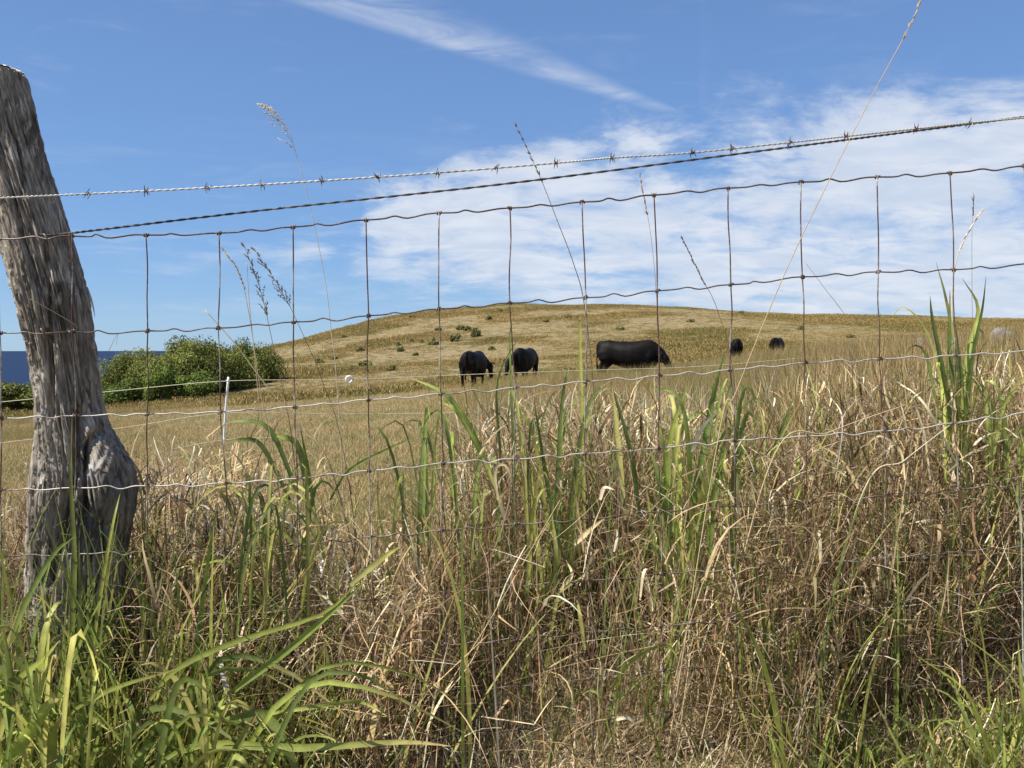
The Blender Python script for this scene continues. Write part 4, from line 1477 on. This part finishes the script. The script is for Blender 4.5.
def clumps():
    clump('big bright green clump filling the bottom left corner', (25, 810), 1.34, [
        ([(20, 780), (45, 680), (52, 594)], .014), ([(-30, 760), (10, 640), (50, 560), (74, 537)], .012), ([(-10, 700), (40, 662), (60, 640)], .010),
        ([(-20, 780), (20, 745), (48, 705), (60, 700)], .022), ([(48, 790), (52, 740), (62, 716)], .022), ([(0, 768), (22, 752), (38, 742)], .016),
        ([(-20, 640), (-5, 655), (20, 690), (14, 700)], .012), ([(5, 780), (12, 690), (2, 620)], .013), ([(-12, 790), (-5, 690), (22, 600)], .012)], 24, (60, 220), 85, (-80, 90), (.005, .015), .45, 1, 1.2, 0.08)
    clump('green clump with long arching leaves at the bottom, right of the post', (190, 810), 1.38, [
        ([(150, 770), (200, 745), (300, 748), (400, 742), (450, 746)], .013), ([(230, 720), (262, 716), (285, 745), (305, 790)], .022), ([(205, 790), (222, 750), (232, 716)], .012),
        ([(215, 795), (236, 750), (258, 712)], .014), ([(262, 715), (320, 706), (360, 702), (390, 718)], .008), ([(150, 700), (178, 668), (240, 640), (320, 615), (360, 580)], .010),
        ([(235, 690), (300, 640), (365, 582)], .013), ([(350, 585), (380, 560), (402, 545)], .011), ([(60, 720), (110, 690), (180, 668)], .009)], 46, (50, 170), 85, (-60, 150), (.005, .012), .5, 2, 1.05, 0.09)
    clump('reedy upright green leaves standing in front of the wooden post', (75, 740), 1.6, [
        ([(66, 720), (72, 640), (75, 560), (71, 480), (72, 416)], .013), ([(76, 720), (78, 650), (80, 590), (79, 540)], .010), ([(86, 700), (100, 600), (112, 530), (120, 494)], .010),
        ([(86, 664), (110, 620), (136, 575)], .010), ([(60, 700), (64, 640), (70, 560)], .008), ([(52, 720), (48, 640), (40, 580)], .009), ([(126, 700), (146, 630), (150, 560), (158, 490)], .030, 1.95),
        ([(118, 690), (136, 600), (146, 520)], .016, 1.95), ([(150, 690), (152, 600), (165, 540)], .012, 1.9)], 8, (60, 140), 25, (-25, 40), (.005, .010), .2, 3, 0.95, 0.05)
    clump('green leaves arching over the fence between post and middle', (262, 640), 1.75, [
        ([(262, 600), (240, 575), (225, 560), (185, 570)], .009), ([(290, 600), (270, 540), (245, 520), (200, 548)], .010), ([(300, 590), (290, 540), (262, 530), (232, 560)], .008),
        ([(300, 500), (270, 430), (238, 422), (224, 424)], .016, 2.1), ([(290, 500), (262, 446), (240, 440), (224, 444)], .014, 2.1), ([(310, 520), (300, 450), (283, 437), (272, 436)], .018, 2.1), ([(316, 520), (308, 470), (300, 425)], .012, 2.1)],
        30, (90, 190), 75, (-60, 50), (.005, .011), .45, 4, 0.95, 0.2)
    clump('pair of broad leaves bending over left of the grazing cows', (440, 560), 2.0, [
        ([(500, 500), (470, 430), (445, 395), (410, 378)], .022), ([(500, 500), (480, 450), (455, 410), (438, 402)], .013), ([(330, 500), (350, 470), (390, 448), (418, 436)], .009), ([(405, 560), (403, 500), (404, 470)], .010),
        ([(430, 590), (415, 520), (410, 470)], .010), ([(400, 600), (380, 520), (378, 470)], .009)], 14, (90, 170), 50, (-50, 30), (.005, .012), .35, 5, 1.0, 0.15)
    clump('upright green clump below the second cow', (545, 590), 2.05, [
        ([(512, 560), (514, 470), (512, 400), (510, 340), (512, 320)], .010), ([(505, 540), (500, 450), (498, 380), (526, 325)], .008), ([(560, 560), (545, 470), (534, 400)], .012), ([(585, 560), (583, 440), (580, 330), (581, 318)], .012),
        ([(545, 600), (535, 520), (530, 450)], .014), ([(580, 560), (575, 470), (560, 395)], .012)], 24, (110, 215), 55, (-35, 35), (.005, .012), .15, 6, 0.95, 0.2)
    clump('dense bright green clump right of the middle under the large cow', (690, 590), 1.85, [
        ([(680, 560), (700, 470), (712, 400), (724, 352)], .020), ([(690, 560), (690, 480), (680, 400), (648, 388)], .014), ([(676, 560), (668, 480), (672, 430), (690, 380)], .016), ([(670, 540), (662, 490), (650, 450)], .022),
        ([(672, 600), (666, 550), (678, 510)], .020), ([(688, 560), (700, 500), (722, 420)], .014), ([(695, 560), (720, 470), (740, 420)], .012), ([(625, 520), (618, 440), (612, 385)], .014), ([(640, 520), (630, 450), (610, 380)], .014),
        ([(668, 600), (655, 545), (645, 480)], .012)], 22, (110, 215), 38, (-30, 45), (.007, .015), .15, 7, 1.12, 0.12)
    clump('slender green clump right of the bright middle clump', (770, 560), 2.0, [
        ([(755, 520), (770, 460), (785, 420), (795, 395)], .012), ([(750, 520), (745, 460), (742, 395)], .010), ([(760, 500), (775, 450), (800, 402)], .010), ([(758, 505), (764, 440), (758, 400)], .009)], 10, (80, 160), 32, (-20, 40), (.005, .011), .15, 8, 0.95, 0.15)
    clump('tall dark green clump against the sky near the right edge', (955, 480), 1.95, [
        ([(958, 440), (956, 360), (946, 300), (936, 262)], .010), ([(960, 440), (966, 360), (978, 310), (962, 278)], .013), ([(962, 440), (972, 360), (982, 310), (986, 276)], .010), ([(954, 440), (942, 370), (932, 320), (930, 296)], .016),
        ([(958, 430), (950, 350), (950, 290)], .012), ([(950, 430), (930, 340), (905, 308), (888, 322)], .006), ([(960, 450), (960, 380), (955, 320)], .016), ([(962, 450), (970, 390), (974, 330)], .012), ([(952, 450), (946, 390), (948, 330)], .012)],
        16, (90, 175), 26, (-32, 32), (.005, .012), .3, 9, 1.05, 0.08)
    clump('green leaves leaning at the far right edge of the mesh', (1000, 500), 1.9, [
        ([(985, 470), (1000, 420), (1012, 390), (1030, 372)], .012), ([(990, 480), (994, 420), (985, 380)], .012), ([(998, 480), (1010, 440), (1030, 420)], .010)], 10, (80, 140), 28, (-25, 40), (.005, .011), .2, 10, 0.9, 0.12)
    clump('green blades in the bottom right corner', (1000, 800), 1.45, [
        ([(990, 790), (965, 720), (950, 665)], .007), ([(1000, 790), (985, 740), (965, 690), (915, 655)], .008), ([(1030, 760), (1022, 700), (1018, 640)], .012), ([(1040, 720), (1000, 665), (940, 620)], .006),
        ([(960, 790), (930, 740), (880, 705)], .008), ([(1025, 790), (1030, 700), (1000, 640)], .008), ([(930, 790), (905, 760), (870, 690)], .007)], 16, (50, 140), 60, (-70, 30), (.004, .008), .25, 11, 1.0, 0.07)
    clump('few green leaves low in the dry grass, bottom centre', (610, 740), 1.6, [
        ([(545, 790), (560, 720), (588, 683)], .008), ([(610, 690), (630, 660), (665, 645), (680, 662)], .010), ([(618, 700), (622, 672), (650, 650)], .010), ([(585, 650), (580, 615), (577, 600)], .010), ([(555, 590), (556, 550), (552, 515)], .011),
        ([(545, 600), (560, 545), (535, 500)], .009), ([(620, 700), (640, 680), (650, 674)], .006)], 3, (40, 90), 60, (-30, 30), (.004, .008), .3, 12, 0.95, 0.05)
    # broad bleached leaves that stand out of the straw
    pale = np.array([[0.70, 0.57, 0.36], [0.64, 0.49, 0.28], [0.74, 0.64, 0.45]])
    clump('curled pale dead leaves caught in the middle of the mesh', (560, 620), 1.6, [
        ([(498, 500), (495, 470), (505, 465), (512, 480)], .008), ([(600, 500), (604, 488), (615, 490)], .010), ([(575, 545), (590, 530), (605, 518)], .010), ([(505, 520), (500, 500), (508, 488)], .010),
        ([(570, 420), (572, 395), (580, 375)], .006), ([(640, 600), (645, 570), (658, 575)], .008), ([(560, 590), (572, 575), (566, 560)], .008), ([(615, 720), (628, 718), (640, 728)], .009), ([(600, 755), (612, 735), (620, 720)], .007)],
        0, seed=13, group='bleached dead leaves', mat='dry', pal=pale, dY=0.05)
    clump('bent pale dead leaves above the third wire at right', (880, 480), 1.72, [
        ([(930, 480), (924, 435), (915, 404), (926, 428)], .006), ([(960, 470), (925, 405), (900, 384), (878, 372)], .006), 
        ([(905, 480), (900, 450), (880, 436), (866, 446)], .006), ([(835, 480), (842, 420), (830, 396)], .005)],
        0, seed=14, group='bleached dead leaves', mat='dry', pal=pale, dY=0.05)


clumps()


# dry tendril clinging to the post
def tendril():
    pts = [(30, 299), (52, 311), (75, 325), (88, 338), (100, 360), (108, 352), (114, 340), (118, 334), (116, 345)]
    P = [at(x, y, 1.652 if x < 80 else 1.66) for x, y in pts]
    v, q = tube(spline(P, 50), np.linspace(.0007, .0003, 50), 6)
    o = link('dry_vine', mesh_np('dry_vine', v, q, M['stalk_dark']))
    tag(o, 'thin dry vine tendril curling off the front of the wooden post', 'vine')


tendril()
